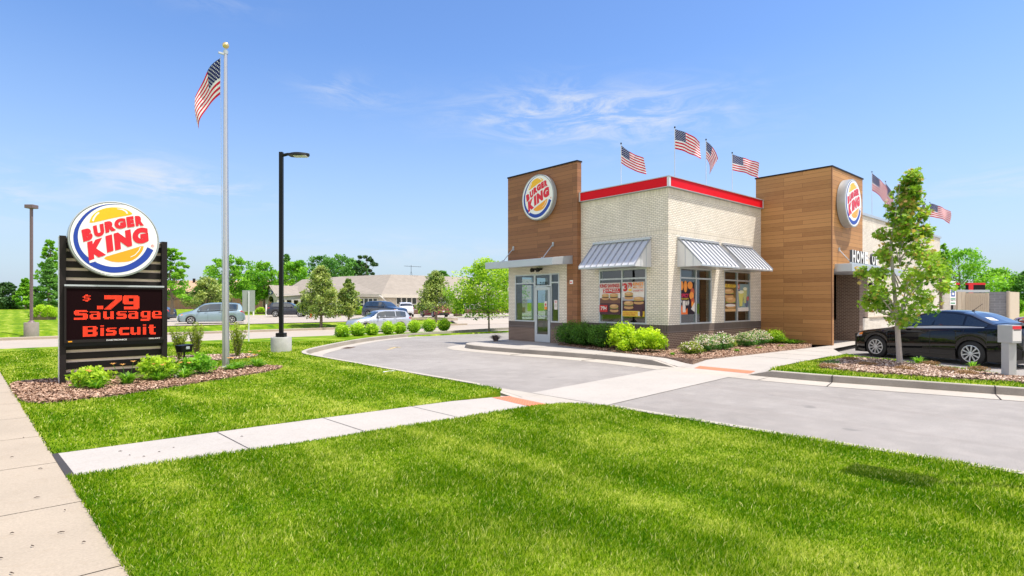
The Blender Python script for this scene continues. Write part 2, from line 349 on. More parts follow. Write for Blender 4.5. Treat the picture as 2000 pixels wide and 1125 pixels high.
# text as flat outlines, cached
TX={}
def glyphs(s,bold=.0,size=1.0):
    k=(s,bold)
    if k not in TX:
        cu=bpy.data.curves.new('tmp','FONT'); cu.body=s; cu.offset=bold; cu.resolution_u=4; cu.fill_mode='FRONT'
        o=bpy.data.objects.new('tmp',cu); C.objects.link(o); dg=bpy.context.evaluated_depsgraph_get(); me=o.evaluated_get(dg).to_mesh()
        V=[(v.co.x,v.co.y) for v in me.vertices]; F=[tuple(p.vertices) for p in me.polygons]; o.evaluated_get(dg).to_mesh_clear(); bpy.data.objects.remove(o); bpy.data.curves.remove(cu)
        xs=[v[0] for v in V];ys=[v[1] for v in V]; x0,x1,y0,y1=min(xs),max(xs),min(ys),max(ys)
        TX[k]=([((x-x0)/(x1-x0),(y-y0)/(y1-y0)) for x,y in V],F,(x1-x0)/(y1-y0))
    return TX[k]
def put_text(mb,s,P,m,bold=.02,thick=0):
    """P(u,v)->3d, u,v in 0..1 across the text's box"""
    V,F,asp=glyphs(s,bold); k=len(mb.v); mb.v+=[tuple(P(u,v)) for u,v in V]; mi=mb.mi(m)
    for f in F: mb.f.append(tuple(k+i for i in f)); mb.m.append(mi)
def text_box(mb,s,O,U,Vv,x0,x1,y0,y1,m,bold=.02):
    O=Vector(O);U=Vector(U);Vv=Vector(Vv); put_text(mb,s,lambda u,v:O+U*(x0+(x1-x0)*u)+Vv*(y0+(y1-y0)*v),m,bold)
def inpoly(x,y,P):
    c=np.zeros(len(x),bool); n=len(P)
    for i in range(n):
        x1,y1=P[i];x2,y2=P[(i+1)%n]; t=((y1>y)!=(y2>y))&(x<(x2-x1)*(y-y1)/((y2-y1) if y2!=y1 else 1e-9)+x1); c^=t
    return c

# ---------------------------------------------------------------- ground heights
def zt(x,y):
    """terrain: shop plot level, street in a dip behind it, car park level beyond"""
    z=np.interp(y,[-400,24,29,33.4,44.5,47.5,60,90,120,400],[.1,.1,-.12,-.55,-.55,-.15,-.1,-.05,.3,.4])
    w=np.clip((x-26)/12,0,1)*np.clip((44-y)/14,0,1); return z*(1-w)+w*0.0
def strip(name,xs,ys,dz,m,mask=None,kind='structure'):
    mb=MB(); xs=list(xs);ys=list(ys)
    for i in range(len(xs)-1):
        for j in range(len(ys)-1):
            if mask and not mask((xs[i]+xs[i+1])/2,(ys[j]+ys[j+1])/2): continue
            mb.poly([(x,y,float(zt(x,y))+dz) for x,y in ((xs[i],ys[j]),(xs[i+1],ys[j]),(xs[i+1],ys[j+1]),(xs[i],ys[j+1]))],m)
    return struct(mb,name,kind)
def skirt(mb,Q,m):
    for a,b in zip(Q,Q[1:]+Q[:1]): mb.poly([a,b,(b[0],b[1],-.05),(a[0],a[1],-.05)],m)
def fan(pts,z,m,name,dz=None):
    mb=MB(); Q=[(x,y,z if dz is None else float(zt(x,y))+dz) for x,y in pts]; mb.poly(Q,m)
    if z>.05: skirt(mb,Q,m)
    return struct(mb,name)
def smoothpoly(P,it=2,closed=False):
    for _ in range(it):
        Q=[]; n=len(P); rngi=range(n if closed else n-1)
        if not closed: Q.append(P[0])
        for i in rngi:
            a,b=P[i],P[(i+1)%n]; Q+= [tuple(.75*p+.25*q for p,q in zip(a,b)),tuple(.25*p+.75*q for p,q in zip(a,b))]
        if not closed: Q.append(P[-1])
        P=Q
    return P
def sweep(mb,path,prof,mats,zf=None):
    """prof: list of (offset to the left of travel, z); mats per segment"""
    P=[Vector((p[0],p[1],0)) for p in path]; rows=[]
    for i,p in enumerate(P):
        d=(P[min(i+1,len(P)-1)]-P[max(i-1,0)]).normalized(); n=Vector((-d.y,d.x,0))
        h=zf(i/(len(P)-1)) if zf else 1
        rows.append([(p.x+n.x*o,p.y+n.y*o,(z if z<.012 else .012+(z-.012)*h)) for o,z in prof])
    for a,b in zip(rows,rows[1:]):
        for j in range(len(prof)-1): mb.poly([a[j],a[j+1],b[j+1],b[j]],mats[j])
KP=[(-.46,.006),(0.0,.012),(.025,.14),(.05,.152),(.17,.152),(.18,.02)]   # gutter, face, top, back
KM=[M['concl'],M['concg'],M['concg'],M['concl'],M['concg']]

# ---------------------------------------------------------------- setting: ground, drive, paths
KL=smoothpoly([(6.75,8.6),(6.72,11),(6.72,16.0),(6.78,17.4),(7.7,18.8),(10.9,22.0),(13.2,23.5),(16.6,24.8),(22.5,26.0),(30,27),(46,29)],3)
KLn=[(7.6,-14),(7.15,-4),(7.0,0.7),(6.86,4.3),(6.84,5.4)]
def sw(y): return .72-.0535*y      # right-hand edge of the public sidewalk
def kx(y):                          # kerb line as x(y)
    return float(np.interp(y,[p[1] for p in KL],[p[0] for p in KL])) if y>8.6 else 6.8
ys=[-300,-60,-14,20,24]; 
mb=MB(); gx=[-500,-200,-90,-40,-15,0,8,14,20,23,26,29,32,35,38,45,60,90,150,300,700]; gy=[-300,-60,-14,10,20,23.9,24,26.5,29,31,33.4,36,40,44.5,46,47.5,52,60,75,90,105,120,180,300,900]
def gz(x,y): return (-.06 if y<24 and -16<x<90 else float(zt(x,y))-.035 if y>=24 else .06)
for i in range(len(gx)-1):
    for j in range(len(gy)-1):
        mb.poly([(x,y,gz(x,y)) for x,y in ((gx[i],gy[j]),(gx[i+1],gy[j]),(gx[i+1],gy[j+1]),(gx[i],gy[j+1]))],M['lawn'])
struct(mb,'ground')
# drive
mb=MB(); pts=[(7.25,-14),(7.12,5.4),(7.1,8.6)]+[(x+.02,y-.02) for x,y in KL]+[(92,29),(92,-30),(7.25,-30)]
mb.poly([(x,y,0) for x,y in pts],M['asph']); struct(mb,'driveway')
mb=MB(); sweep(mb,KLn,KP,KM); sweep(mb,[(6.84,5.4),(6.84,5.9),(6.82,6.3)],KP,KM,lambda t:1-t*.97)
sweep(mb,[(6.82,6.3),(6.80,7.4)],[(-.46,.006),(0,.012),(.18,.02)],[M['concl']]*2)
sweep(mb,[(6.80,7.4),(6.78,8.0),(6.75,8.6)],KP,KM,lambda t:.03+t*.97); sweep(mb,KL,KP,KM); struct(mb,'kerb')
KR=smoothpoly([(17.5,17.9),(15.3,17.75),(13.9,17.6),(12.75,17.25),(12.3,16.2),(12.5,14),(12.85,12),(13.0,10.2),(12.85,8.9)],3)
KP2=[(-.66,.006)]+KP[1:]
mb=MB(); sweep(mb,KR,KP2,KM); sweep(mb,[(12.85,8.9),(12.8,8.2)],KP2,KM,lambda t:1-.97*t)
sweep(mb,[(12.8,8.2),(12.78,6.2)],[(-.66,.006),(0,.012),(.18,.02)],[M['concl']]*2)
KI=smoothpoly([(12.78,5.7),(12.85,4.7),(13.1,3.7),(13.6,1.5),(14.3,-1.5),(15.2,-6)],2)
sweep(mb,[(12.78,6.2),(12.78,5.7)],KP2,KM,lambda t:.03+.97*t); sweep(mb,KI,KP2,KM)
# kerb between island and parking bays
KB=smoothpoly([(15.2,-6),(15.05,0),(15.55,1.9),(16.6,3.0),(17.6,4.6),(18.35,5.95)],2)
sweep(mb,KB,[(-.02,.0),(-.01,.148),(.14,.148),(.15,.02)],[M['concg'],M['concl'],M['concg']]); struct(mb,'kerb')
# small joints across the kerb and gutter
for (x,y,a) in [(12.62,13.6,0),(12.98,10.9,0),(12.9,4.45,.2),(13.5,1.9,.25)]:
    mb=MB(); mb.box((-.66,-.008,.008),(.0,.008,.0165),M['aspf']); mb.box((.0,-.008,.02),(.17,.008,.1545),M['aspf']); o=struct(mb,'kerb_joint'); o.location=(x,y,0); o.rotation_euler=(0,0,a)
# crossing of pale concrete
fan([(7.30,5.93),(12.16,6.33),(12.18,8.22),(7.26,7.66)],.009,M['conc'],'crosswalk')
# building sidewalk with bed cut-out
mb=MB(); zc=.15
out=[(12.98,8.2),(12.96,6.2),(12.95,5.9),(15.0,6.0),(16.9,6.1),(18.4,6.05),(20.4,7.0),(26,7.4),(26,8.45),(21.9,8.45),(21.9,7.62),(20,7.66),(13.35,7.95),(13.9,10.2),(14.15,12.0),(14.7,13.9),(14.75,14.3),(15.25,14.45),(15.25,17.5),(15.3,17.55),(15.3,17.6)]
kr=[(x,y) for x,y in KR if x<15.4]
def leftoff(P,o):
    q=[]
    for i in range(len(P)):
        a=Vector(P[max(i-1,0)]);b=Vector(P[min(i+1,len(P)-1)]); d=(b-a).normalized(); q.append((P[i][0]-d.y*o,P[i][1]+d.x*o))
    return q
k2=leftoff(kr,.165)
def ramp(x,y): return .152-.135*min(1,max(0,(14.0-x)/1.05))*min(1,max(0,(8.9-y)/.7))*min(1,max(0,(y-5.6)/.55))
mb.poly([(x,y,.152) for x,y in k2+[(13.12,9.3),(13.62,9.3),(13.9,10.2),(14.15,12.0),(14.7,13.9),(14.75,14.3),(15.25,14.45),(15.25,17.5)]],M['conc'])
# ramped corner as a grid
xs=list(np.linspace(12.96,15.2,12)); 
def ytop(x): return 9.3 if x<13.1 else 9.3 if x<13.62 and False else 0
G_=[]
for i in range(11):
    for j in range(12):
        x0,x1=xs[i],xs[i+1]; y0=6.0+(j/12)*(1.95); y1=6.0+((j+1)/12)*1.95
        def yy(x,t): return 5.95+.03*(x-12.96)+t*((7.95-.045*(x-13.35))-(5.95+.03*(x-12.96)))
        q=[(x0,yy(x0,j/12)),(x1,yy(x1,j/12)),(x1,yy(x1,(j+1)/12)),(x0,yy(x0,(j+1)/12))]
        mb.poly([(x,y,ramp(x,y)) for x,y in q],M['conc'])
yq=list(np.linspace(7.955,9.3,8))
for a,b in zip(yq,yq[1:]):
    xa=13.35+.27*(a-7.95)/1.35; xb=13.35+.27*(b-7.95)/1.35
    mb.poly([(12.96+.1*(a-7.95),a,ramp(13,a)),(xa,a,ramp(xa,a)),(xb,b,ramp(xb,b)),(12.96+.1*(b-7.95),b,ramp(13,b))],M['conc'])
mb.poly([(15.2,6.017,.152),(16.9,6.1,.152),(18.4,6.05,.152),(20.4,7.0,.152),(26.5,7.4,.152),(26.5,10.3,.152),(21.9,10.3,.152),(21.9,7.6,.152),(15.2,7.87,.152)],M['conc'])
# joints
for x in (15.9,17.4,18.9,20.4): mb.box((x-.006,6.1 if x<18 else 6.6 if x<20 else 7.02,.1523),(x+.006,7.62,.154),M['aspf'])
for y in (9.4,10.9,12.4,13.9,15.4): mb.box((12.9 if y<12 else 12.7,y-.006,.1523),(13.6 if y<12 else 14.1,y+.006,.154),M['aspf'])
struct(mb,'shop_sidewalk')
mb=MB(); mb.poly([(x,y,ramp(x,y)+.005) for x,y in ((12.98,6.25),(13.25,6.25),(13.25,7.7),(12.98,7.7))],M['tact']); struct(mb,'tactile_paving')
# path across the lawn
mb=MB(); mb.poly([(sw(7.5),7.5,.135),(sw(6.43),6.42,.135),(1.95,6.3,.135),(5.2,6.16,.135),(5.2,7.33,.135),(2.29,7.45,.135)],M['conc'])
mb.poly([(5.2,6.16,.135),(5.98,6.15,.085),(6.08,7.42,.085),(5.2,7.33,.135)],M['conc']); mb.poly([(5.98,6.15,.085),(6.64,6.12,.022),(6.64,7.6,.022),(6.08,7.42,.085)],M['conc'])
for x in (1.90,3.2,4.54): mb.poly([(x-.007,6.30,.1365),(x+.007,6.30,.1365),(x+.007-.05,7.44,.1365),(x-.007-.05,7.44,.1365)],M['aspf'])
mb.poly([(sw(7.5)-.01,7.5,.137),(sw(6.43)-.01,6.42,.137),(sw(6.43)+.055,6.42,.137),(sw(7.5)+.04,7.5,.137)],M['aspf'])
struct(mb,'path')
mb=MB(); mb.poly([(5.99,6.22,.0885),(6.52,6.2,.0375),(6.60,7.52,.0335),(6.09,7.40,.088)],M['tact']); struct(mb,'tactile_paving')
# public sidewalk
mb=MB(); yl=[-8]+[2.55+1.52*k for k in range(-2,22)]
for a,b in zip(yl,yl[1:]):
    g=.006; mb.poly([(sw(a)-1.9,a+g,.13),(sw(a),a+g,.13),(sw(b),b-g,.13),(sw(b)-1.9,b-g,.13)],M['conc2'])
mb.poly([(sw(-8)-1.9,-8,.122),(sw(-8),-8,.122),(sw(37),36,.122),(sw(37)-1.9,36,.122)],M['joint'])
struct(mb,'sidewalk')
# lawns
LNEAR=[(sw(-8)+.01,-8),(sw(6.38)+.01,6.40),(1.95,6.27),(5.2,6.13),(5.9,6.12),(6.3,6.02),(6.55,5.75),(6.65,5.3),(6.67,4.3),(6.82,.7),(7.0,-4),(7.15,-8)]
fan(LNEAR,.142,M['lawn'],'lawn')
back=[(x,y) for x,y in leftoff(KL,.185)]
bl=[p for p in back if p[1]<24]
mb=MB()
LLEFT=[(sw(7.52)+.01,7.52),(2.29,7.48),(5.2,7.36),(6.05,7.46),(6.5,7.66),(6.6,8.0)]+bl+[(13.5,24.0),(sw(24)+.01,24.0)]
mb.poly([(x,y,.135) for x,y in LLEFT],M['lawn']); skirt(mb,[(x,y,.135) for x,y in LLEFT],M['lawn'])
rows=[24,24.5,25,25.5,26.2,27,28,29,30,31,32,33.4]
def bx(y): return float(np.interp(y,[p[1] for p in back],[p[0] for p in back]))
bx24=bx(24)
for a,b in zip(rows,rows[1:]):
    za_=float(np.interp(a,[24,29,33.4],[.135,-.08,-.5])); zb_=float(np.interp(b,[24,29,33.4],[.135,-.08,-.5]))
    xa=bx(a) if a<29 else 46; xb=bx(b) if b<29 else 46; xa=min(xa,26+0*a) if a>=26 else xa; xb=min(xb,26) if b>=26 else xb
    mb.poly([(-16,a,za_),(sw(a)-1.92,a,za_),(sw(b)-1.92,b,zb_),(-16,b,zb_)],M['lawn'])
    mb.poly([(sw(a)+.01,a,za_),(xa,a,za_),(xb,b,zb_),(sw(b)+.01,b,zb_)],M['lawn'])
mb.poly([(-16,-10,.11),(sw(-10)-1.92,-10,.11),(sw(24)-1.92,24,.135),(-16,24,.135)],M['lawn'])
struct(mb,'lawn')
# street and the car park across it
strip('street',[-120,-60,-20,0,10,20,23,26,29,32,35,40,60,120],[33.4,36,40,44.5],.0,M['concs'])
mb=MB()
for (y0,y1) in ((33.2,33.4),(44.5,44.72)): 
    for a,b in zip([-120,-20,0,20,23,26,29,32],[-20,0,20,23,26,29,32,33.5]): mb.hexa([(a,y0,float(zt(a,y0))-.1),(b,y0,float(zt(b,y0))-.1),(b,y1,float(zt(b,y1))-.1),(a,y1,float(zt(a,y1))-.1),(a,y0,float(zt(a,y0))+.14),(b,y0,float(zt(b,y0))+.14),(b,y1,float(zt(b,y1))+.14),(a,y1,float(zt(a,y1))+.14)],M['conc2'])
struct(mb,'kerb')
strip('side_road',[33,36,40,50,70,100],[28.9,31,33.4],.006,M['concs'])
strip('side_road',[33,36,40,50,70,100],[44.5,46,47.5,50],.012,M['concs'])
strip('parking_lot',[7,12,16,20,26,32,38,45,60,100],[50,55,60,70,80],.02,M['concs'])
mb=MB()
for x in range(10,60,3): mb.poly([(x,60.0,float(zt(x,60))+.026),(x+.12,60.0,float(zt(x,60))+.026),(x+.12,65,float(zt(x,65))+.030),(x,65,float(zt(x,65))+.030)],M['whitem'])
mb.poly([(34,48.5,float(zt(34,48.5))+.03),(50,48.5,float(zt(50,48.5))+.03),(50,48.9,float(zt(50,48.9))+.03),(34,48.9,float(zt(34,48.9))+.03)],M['whitem'])
struct(mb,'parking_line')
# kerbed end of the verge
mb=MB(); sweep(mb,[(24,49.8),(30,49.7),(32.6,49),(33.4,47.2),(32.6,45.3),(31,44.7)],[(0,-.1),(.02,.12),(.25,.12),(.27,-.1)],[M['conc2']]*3); struct(mb,'kerb')
mb=MB(); mb.poly([(x,y,.052) for x,y in smoothpoly([(38,52),(46,51.4),(52,51.5),(52,53),(44,54),(38,53.4)],2,True)],M['lawn']); struct(mb,'lawn')

# mulch beds
def bed(name,poly,z,n,seed,size=.034,cm='chip'):
    n=int(n*1.5)
    r=np.random.default_rng(seed); mb=MB(); P=smoothpoly(poly,2,True)
    mb.poly([(x,y,z) for x,y in P],M['mulch']); skirt(mb,[(x,y,z) for x,y in P],M['mulch'])
    base=mb.build(name); tag(base,kind='stuff')
    x0,y0=min(p[0] for p in P),min(p[1] for p in P);x1,y1=max(p[0] for p in P),max(p[1] for p in P)
    x=r.uniform(x0-.05,x1+.05,n);y=r.uniform(y0-.05,y1+.05,n);k=inpoly(x,y,[(a,b) for a,b in P]); x=x[k];y=y[k];m=len(x)
    a=r.uniform(0,6.28,m); l=size*r.uniform(.4,1.3,m); w=l*r.uniform(.2,.5,m); ti=r.uniform(-.5,.5,(m,2))
    V=np.zeros((m,4,3)); ca,sa=np.cos(a),np.sin(a)
    for q,(u,v) in enumerate(((-1,-1),(1,-1),(1,1),(-1,1))):
        V[:,q,0]=x+u*l*ca-v*w*sa; V[:,q,1]=y+u*l*sa+v*w*ca; V[:,q,2]=z+.012+r.uniform(0,.022,m)+u*l*ti[:,0]+v*w*ti[:,1]
    o=np_mesh('wood_chips',V.reshape(-1,3),np.arange(m*4),4,[M[cm]],np.repeat(r.random(m),4)); tag(o,kind='stuff'); o.parent=base
    return base
BED1=[(13.62,8.3),(13.65,8.02),(16,7.8),(21.85,7.62),(21.85,10.08),(15.48,10.08),(15.48,14.2),(15.25,14.42),(14.75,14.28),(14.65,13.8),(14.1,12.0),(13.8,10.2)]
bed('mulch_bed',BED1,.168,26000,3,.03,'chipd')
BED2=[(13.75,4.9),(14.6,5.35),(16.0,5.5),(17.2,5.35),(17.0,4.6),(16.1,3.2),(15.3,2.0),(14.9,.4),(14.6,.6),(14.25,2.0),(13.85,3.4)]
bed('mulch_bed',BED2,.185,22000,4)
BED3=[(-.05,14.6),(sw(13)-.0,12.9),(sw(11.3)+.05,11.15),(1.1,11.3),(2.2,11.9),(3.5,12.6),(4.5,13.2),(4.95,13.9),(4.3,14.5),(3.2,14.6),(2.0,14.4),(.8,14.5)]
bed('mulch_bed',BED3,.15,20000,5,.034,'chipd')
bed('mulch_bed',[(2.6,16.7),(4.2,16.4),(5.4,16.9),(5.3,17.9),(4,18.3),(2.4,18.2)],.15,6000,6)
# island turf
ISL=[(12.96,5.8),(12.98,5.4)]+[(x+.16,y) for x,y in KI]+[(15.1,-6)]+[(x-.02,y) for x,y in KB][1:]+[(17.2,6.0),(15.2,5.95)]
ISL=[p for p in ISL if p[1]>-5.9]
mb=MB(); mb.poly([(x,y,.153) for x,y in ISL],M['lawn']); skirt(mb,[(x,y,.153) for x,y in ISL],M['lawn']); struct(mb,'lawn')

# ---------------------------------------------------------------- grass blades
def blades(name,poly,n,dmax,z,seed,hgt=.055,holes=(),ymin=-9):
    r=np.random.default_rng(seed); x0,y0=min(p[0] for p in poly),max(min(p[1] for p in poly),ymin);x1,y1=max(p[0] for p in poly),max(p[1] for p in poly)
    X=[];Y=[]
    x=r.uniform(x0,x1,n);y=r.uniform(y0,y1,n); d=np.hypot(x,y); keep=inpoly(x,y,poly)&(r.random(n)<np.clip((3.6/np.maximum(d,.5))**1.35,0,1))&(d<dmax)&((x*FX+y*FY)>.2*d)
    for h in holes: keep&=~inpoly(x,y,h)
    x=x[keep];y=y[keep];d=d[keep];m=len(x)
    a=r.uniform(0,6.283,m); w=np.maximum(.0017,d*.00072)*r.uniform(.7,1.2,m); h=hgt*r.uniform(.45,1.15,m)*(1+.35*np.sin(x*2.3+np.sin(y*1.7)*1.4)*np.sin(y*2.9+x))
    lean=r.normal(0,.32,(m,2))+np.array([.10,-.06]); V=np.zeros((m,5,3)); ca,sa=np.cos(a),np.sin(a)
    for q,(t,s) in enumerate(((0,-1),(0,1),(.55,.75),(.55,-.75),(1,0))):
        V[:,q,0]=x+s*w*ca+lean[:,0]*h*t*t*1.3; V[:,q,1]=y+s*w*sa+lean[:,1]*h*t*t*1.3; V[:,q,2]=z+h*t
    b=np.arange(m)[:,None]*5; F=np.concatenate([b+np.array([0,1,2]),b+np.array([0,2,3]),b+np.array([3,2,4])],1).ravel()
    o=np_mesh(name,V.reshape(-1,3),F,3,[M['blade']],np.repeat(r.random(m),5)); tag(o,kind='stuff'); return o
LN=[(sw(-8)-.02,-8),(sw(6.38)-.02,6.43),(1.95,6.30),(5.2,6.16),(5.95,6.14),(6.36,6.05),(6.62,5.78),(6.72,5.3),(6.74,4.3),(6.89,.7),(7.07,-4),(7.2,-8)]
blades('grass',LN,1500000,14,.138,11,.036)
LL=[(sw(7.52)-.02,7.49),(2.29,7.45),(5.2,7.33),(6.1,7.44),(6.55,7.64),(6.64,8.0)]+bl+[(13.5,24.0),(sw(24),24.0)]
B3=smoothpoly(BED3,2,True); B2=smoothpoly(BED2,2,True)
blades('grass',LL,1500000,24,.132,12,.038,[B3])
blades('grass',ISL,420000,22,.15,13,.055,[B2])

# ---------------------------------------------------------------- the restaurant
BLD=thing('restaurant','single storey cream brick restaurant with red roof band and two wood clad entrance towers','restaurant',(15.5,10.1,0))
DZ=[(0.0,.72,'brown'),(.72,.97,'brown_sold'),(.97,3.89,'cream'),(3.89,4.08,'cream_sold'),(4.08,5.14,'cream'),(5.14,5.32,'cream_sold')]
W1=(16.17,18.14,.97,2.83); W2=(19.01,21.01,.97,2.83); WL=(10.91,12.90,.97,2.83)
mb=MB()
for z0,z1,m in DZ:
    o=.004 if 'sold' in m else 0
    mb.wall('X',15.5-o,15.7,10.1-o,13.75,z0,z1,M[m],[WL]); mb.wall('Y',10.1-o,10.3,15.7,21.9,z0,z1,M[m],[W1,W2])
    mb.wall('Y',17.35,17.5,15.6,42,z0,z1,M['cream'],[(15.9,17.4,.97,2.78)])
for z0,z1,m in DZ:
    if z0<.9: continue
    mb.wall('Y',8.5,8.7,25.1,42.1,max(z0,.0),z1,M[m])
mb.wall('X',41.9,42.1,8.7,17.35,0,5.32,M['cream'])
mb.build('brick_wall',BLD,world=True)
mb=MB(); mb.box((25.45,8.34,.15),(42.1,8.498,.97),M['cream']); mb.box((25.45,8.30,.97),(42.12,8.498,1.04),M['conc2']); mb.build('wall_base',BLD,world=True)
mb=MB(); mb.wall('Y',8.5,8.7,25.1,42.1,5.32,5.55,M['cream']); mb.box((25.1,8.44,5.55),(42.16,8.76,5.66),M['silver']); mb.build('parapet_cap',BLD,world=True)
mb=MB(); mb.box((15.7,10.3,5.0),(42,17.35,5.1),M['roofm']); mb.box((25,8.7,5.0),(41.9,10.3,5.1),M['roofm']); mb.build('flat_roof',BLD,world=True)
mb=MB(); mb.box((15.72,10.32,.10),(41.9,17.33,.148),M['conc2']); mb.build('floor',BLD,world=True)
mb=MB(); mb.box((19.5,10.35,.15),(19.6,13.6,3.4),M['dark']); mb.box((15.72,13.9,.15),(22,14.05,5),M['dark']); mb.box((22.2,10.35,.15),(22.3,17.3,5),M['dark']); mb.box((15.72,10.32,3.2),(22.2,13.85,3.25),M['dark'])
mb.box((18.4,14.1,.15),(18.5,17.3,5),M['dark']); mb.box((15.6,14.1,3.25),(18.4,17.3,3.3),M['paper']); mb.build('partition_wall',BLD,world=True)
# red band in panels with metal edges
mb=MB()
mb.box((15.40,10.0,5.335),(15.5,13.735,5.64),M['red']); mb.box((15.51,10.0,5.335),(21.86,10.1,5.64),M['red']); mb.build('red_band',BLD,world=True)
mb=MB(); mb.box((15.38,9.98,5.325),(15.56,13.74,5.338),M['silver']); mb.box((15.56,9.98,5.325),(21.87,10.12,5.338),M['silver']); mb.box((15.37,9.97,5.638),(15.74,13.74,5.665),M['silver']); mb.box((15.74,9.97,5.638),(21.87,10.34,5.665),M['silver'])
mb.box((15.385,9.985,5.33),(15.47,10.07,5.64),M['galv']); mb.box((15.385,13.69,5.33),(15.45,13.748,5.64),M['galv']); mb.box((21.80,9.985,5.33),(21.87,10.06,5.64),M['galv'])
mb.box((15.7,10.3,5.1),(15.78,13.74,5.62),M['galv']); mb.box((15.78,10.3,5.1),(21.88,10.36,5.62),M['galv']); mb.build('band_trim',BLD,world=True)
# left entrance tower
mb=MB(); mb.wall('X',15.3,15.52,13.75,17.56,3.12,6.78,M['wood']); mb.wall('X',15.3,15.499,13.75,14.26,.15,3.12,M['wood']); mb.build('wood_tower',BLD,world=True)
mb=MB(); mb.box((15.27,13.73,6.78),(15.55,17.58,6.83),M['bronze']); mb.build('tower_cap',BLD,world=True)
mb=MB(); GL=(14.66,17.14,.93,2.79); DR=(15.11,15.99,.1,2.30); W=[GL,DR]
for z0,z1,m in ((.15,.68,'brown'),(.68,.93,'brown_sold'),(.93,3.12,'cream')): mb.wall('X',15.32,15.48,14.26,17.54,z0,z1,M[m],W); mb.wall('Y',17.40,17.54,15.48,18.4,z0,z1,M[m] if m!='x' else m,[(15.85,17.5,.93,2.79)])
mb.build('vestibule_wall',BLD,world=True)
def frame(name,ax,c,u0,u1,z0,z1,mu,mz,parent,t=.05,dep=.08,pane=True,skip=()):
    mb=MB(); B=(lambda a,b,z,w,o=0:mb.box((c-.01-o,a,z),(c+dep,b,w),M['alu'])) if ax=='X' else (lambda a,b,z,w,o=0:mb.box((a,c-.01-o,z),(b,c+dep,w),M['alu']))
    B(u0,u0+t,z0,z1);B(u1-t,u1,z0,z1);B(u0+t,u1-t,z1-t,z1);B(u0+t,u1-t,z0,z0+t)
    for u in mu: B(u-t/2,u+t/2,z0+t,z1-t)
    ed=[u0+t]+[x for u in mu for x in (u-t/2,u+t/2)]+[u1-t]
    for z in mz:
        for a,b in zip(ed[::2],ed[1::2]): B(a,b,z-t/2,z+t/2)
    f=mb.build(name,parent,world=True); 
    for a,b in zip(ed[::2],ed[1::2]):
        zs=[z0+t]+[x for z in mz for x in (z-t/2,z+t/2)]+[z1-t]
        for p,q in zip(zs[::2],zs[1::2]):
            g=MB(); g.poly([(c+.03,a,p),(c+.03,b,p),(c+.03,b,q),(c+.03,a,q)] if ax=='X' else [(a,c+.03,p),(b,c+.03,p),(b,c+.03,q),(a,c+.03,q)],M['glass'])
            L=parent.location; g.v=[(x-L.x,y-L.y,z-L.z) for x,y,z in g.v]; g.build('pane',f)
    return f
frame('window','X',15.5,*WL[:2],*WL[2:],[11.9],[2.49],BLD); frame('window','Y',10.1,*W1[:2],*W1[2:],[17.15],[2.49],BLD); frame('window','Y',10.1,*W2[:2],*W2[2:],[20.0],[2.49],BLD)
frame('window','X',15.32,15.99,17.14,.93,2.79,[],[2.44],BLD); frame('window','X',15.32,14.66,15.11,.93,2.79,[],[2.44],BLD); frame('window','X',15.32,15.11,15.99,2.30,2.79,[],[],BLD)
frame('window','Y',17.42,15.85,17.5,.93,2.79,[16.6],[2.44],BLD)
# entrance door
mb=MB(); mb.box((15.30,15.13,.16),(15.36,15.25,2.28),M['alu']); mb.box((15.30,15.85,.16),(15.36,15.97,2.28),M['alu']); mb.box((15.30,15.25,.16),(15.36,15.85,.46),M['alu']); mb.box((15.30,15.25,2.16),(15.36,15.85,2.28),M['alu'])
door=mb.build('door',BLD,world=True); L=BLD.location
def sub(mb,name,parent,root=BLD):
    L=root.location; mb.v=[(x-L.x,y-L.y,z-L.z) for x,y,z in mb.v]; return mb.build(name,parent)
g=MB(); g.poly([(15.33,15.25,.46),(15.33,15.85,.46),(15.33,15.85,2.16),(15.33,15.25,2.16)],M['glass']); sub(g,'pane',door)
g=MB(); g.tube([(15.29,15.2,1.02),(15.22,15.2,1.02),(15.22,15.2,1.35),(15.29,15.2,1.35)],.014,M['alu'],8); g.tube([(15.24,15.2,1.16),(15.24,15.8,1.16)],.016,M['alu'],8); sub(g,'handle',door)
mb=MB(); text_box(mb,'2159',(15.315,15.70,2.33),(0,-1,0),(0,0,1),0,.36,0,.15,M['black'],.03); mb.build('house_number',BLD,world=True)
mb=MB(); mb.box((15.27,13.95,2.36),(15.30,14.09,2.50),M['white']); mb.box((15.262,13.99,2.40),(15.27,14.06,2.45),M['lred']); mb.build('key_box',BLD,world=True)
# entrance canopy with stays
mb=MB(); mb.hexa([(14.25,13.97,3.02),(15.3,13.97,3.09),(15.3,17.75,3.09),(14.25,17.75,3.02),(14.25,13.97,3.28),(15.3,13.97,3.40),(15.3,17.75,3.40),(14.25,17.75,3.28)],M['silver'])
cn=mb.build('canopy',BLD,world=True,bevel=.01)
for y in (14.95,17.2):
    g=MB(); g.tube([(15.27,y,3.88),(14.72,y,3.32)],.017,M['alu'],8); g.box((15.26,y-.035,3.80),(15.30,y+.035,3.96),M['alu']); g.box((14.68,y-.03,3.30),(14.78,y+.03,3.36),M['alu']); sub(g,'stay',cn)
g=MB(); g.box((14.98,15.55,2.93),(15.3,15.75,3.0),M['bronze']); g.lathe([(.0,-.05),(.09,-.05),(.07,.06),(0,.06)],M['bronze'],10,'X',(15.02,15.5,2.93)); g.lathe([(.0,-.05),(.09,-.05),(.07,.06),(0,.06)],M['bronze'],10,'X',(15.02,15.8,2.93)); g.build('flood_light',BLD,world=True)
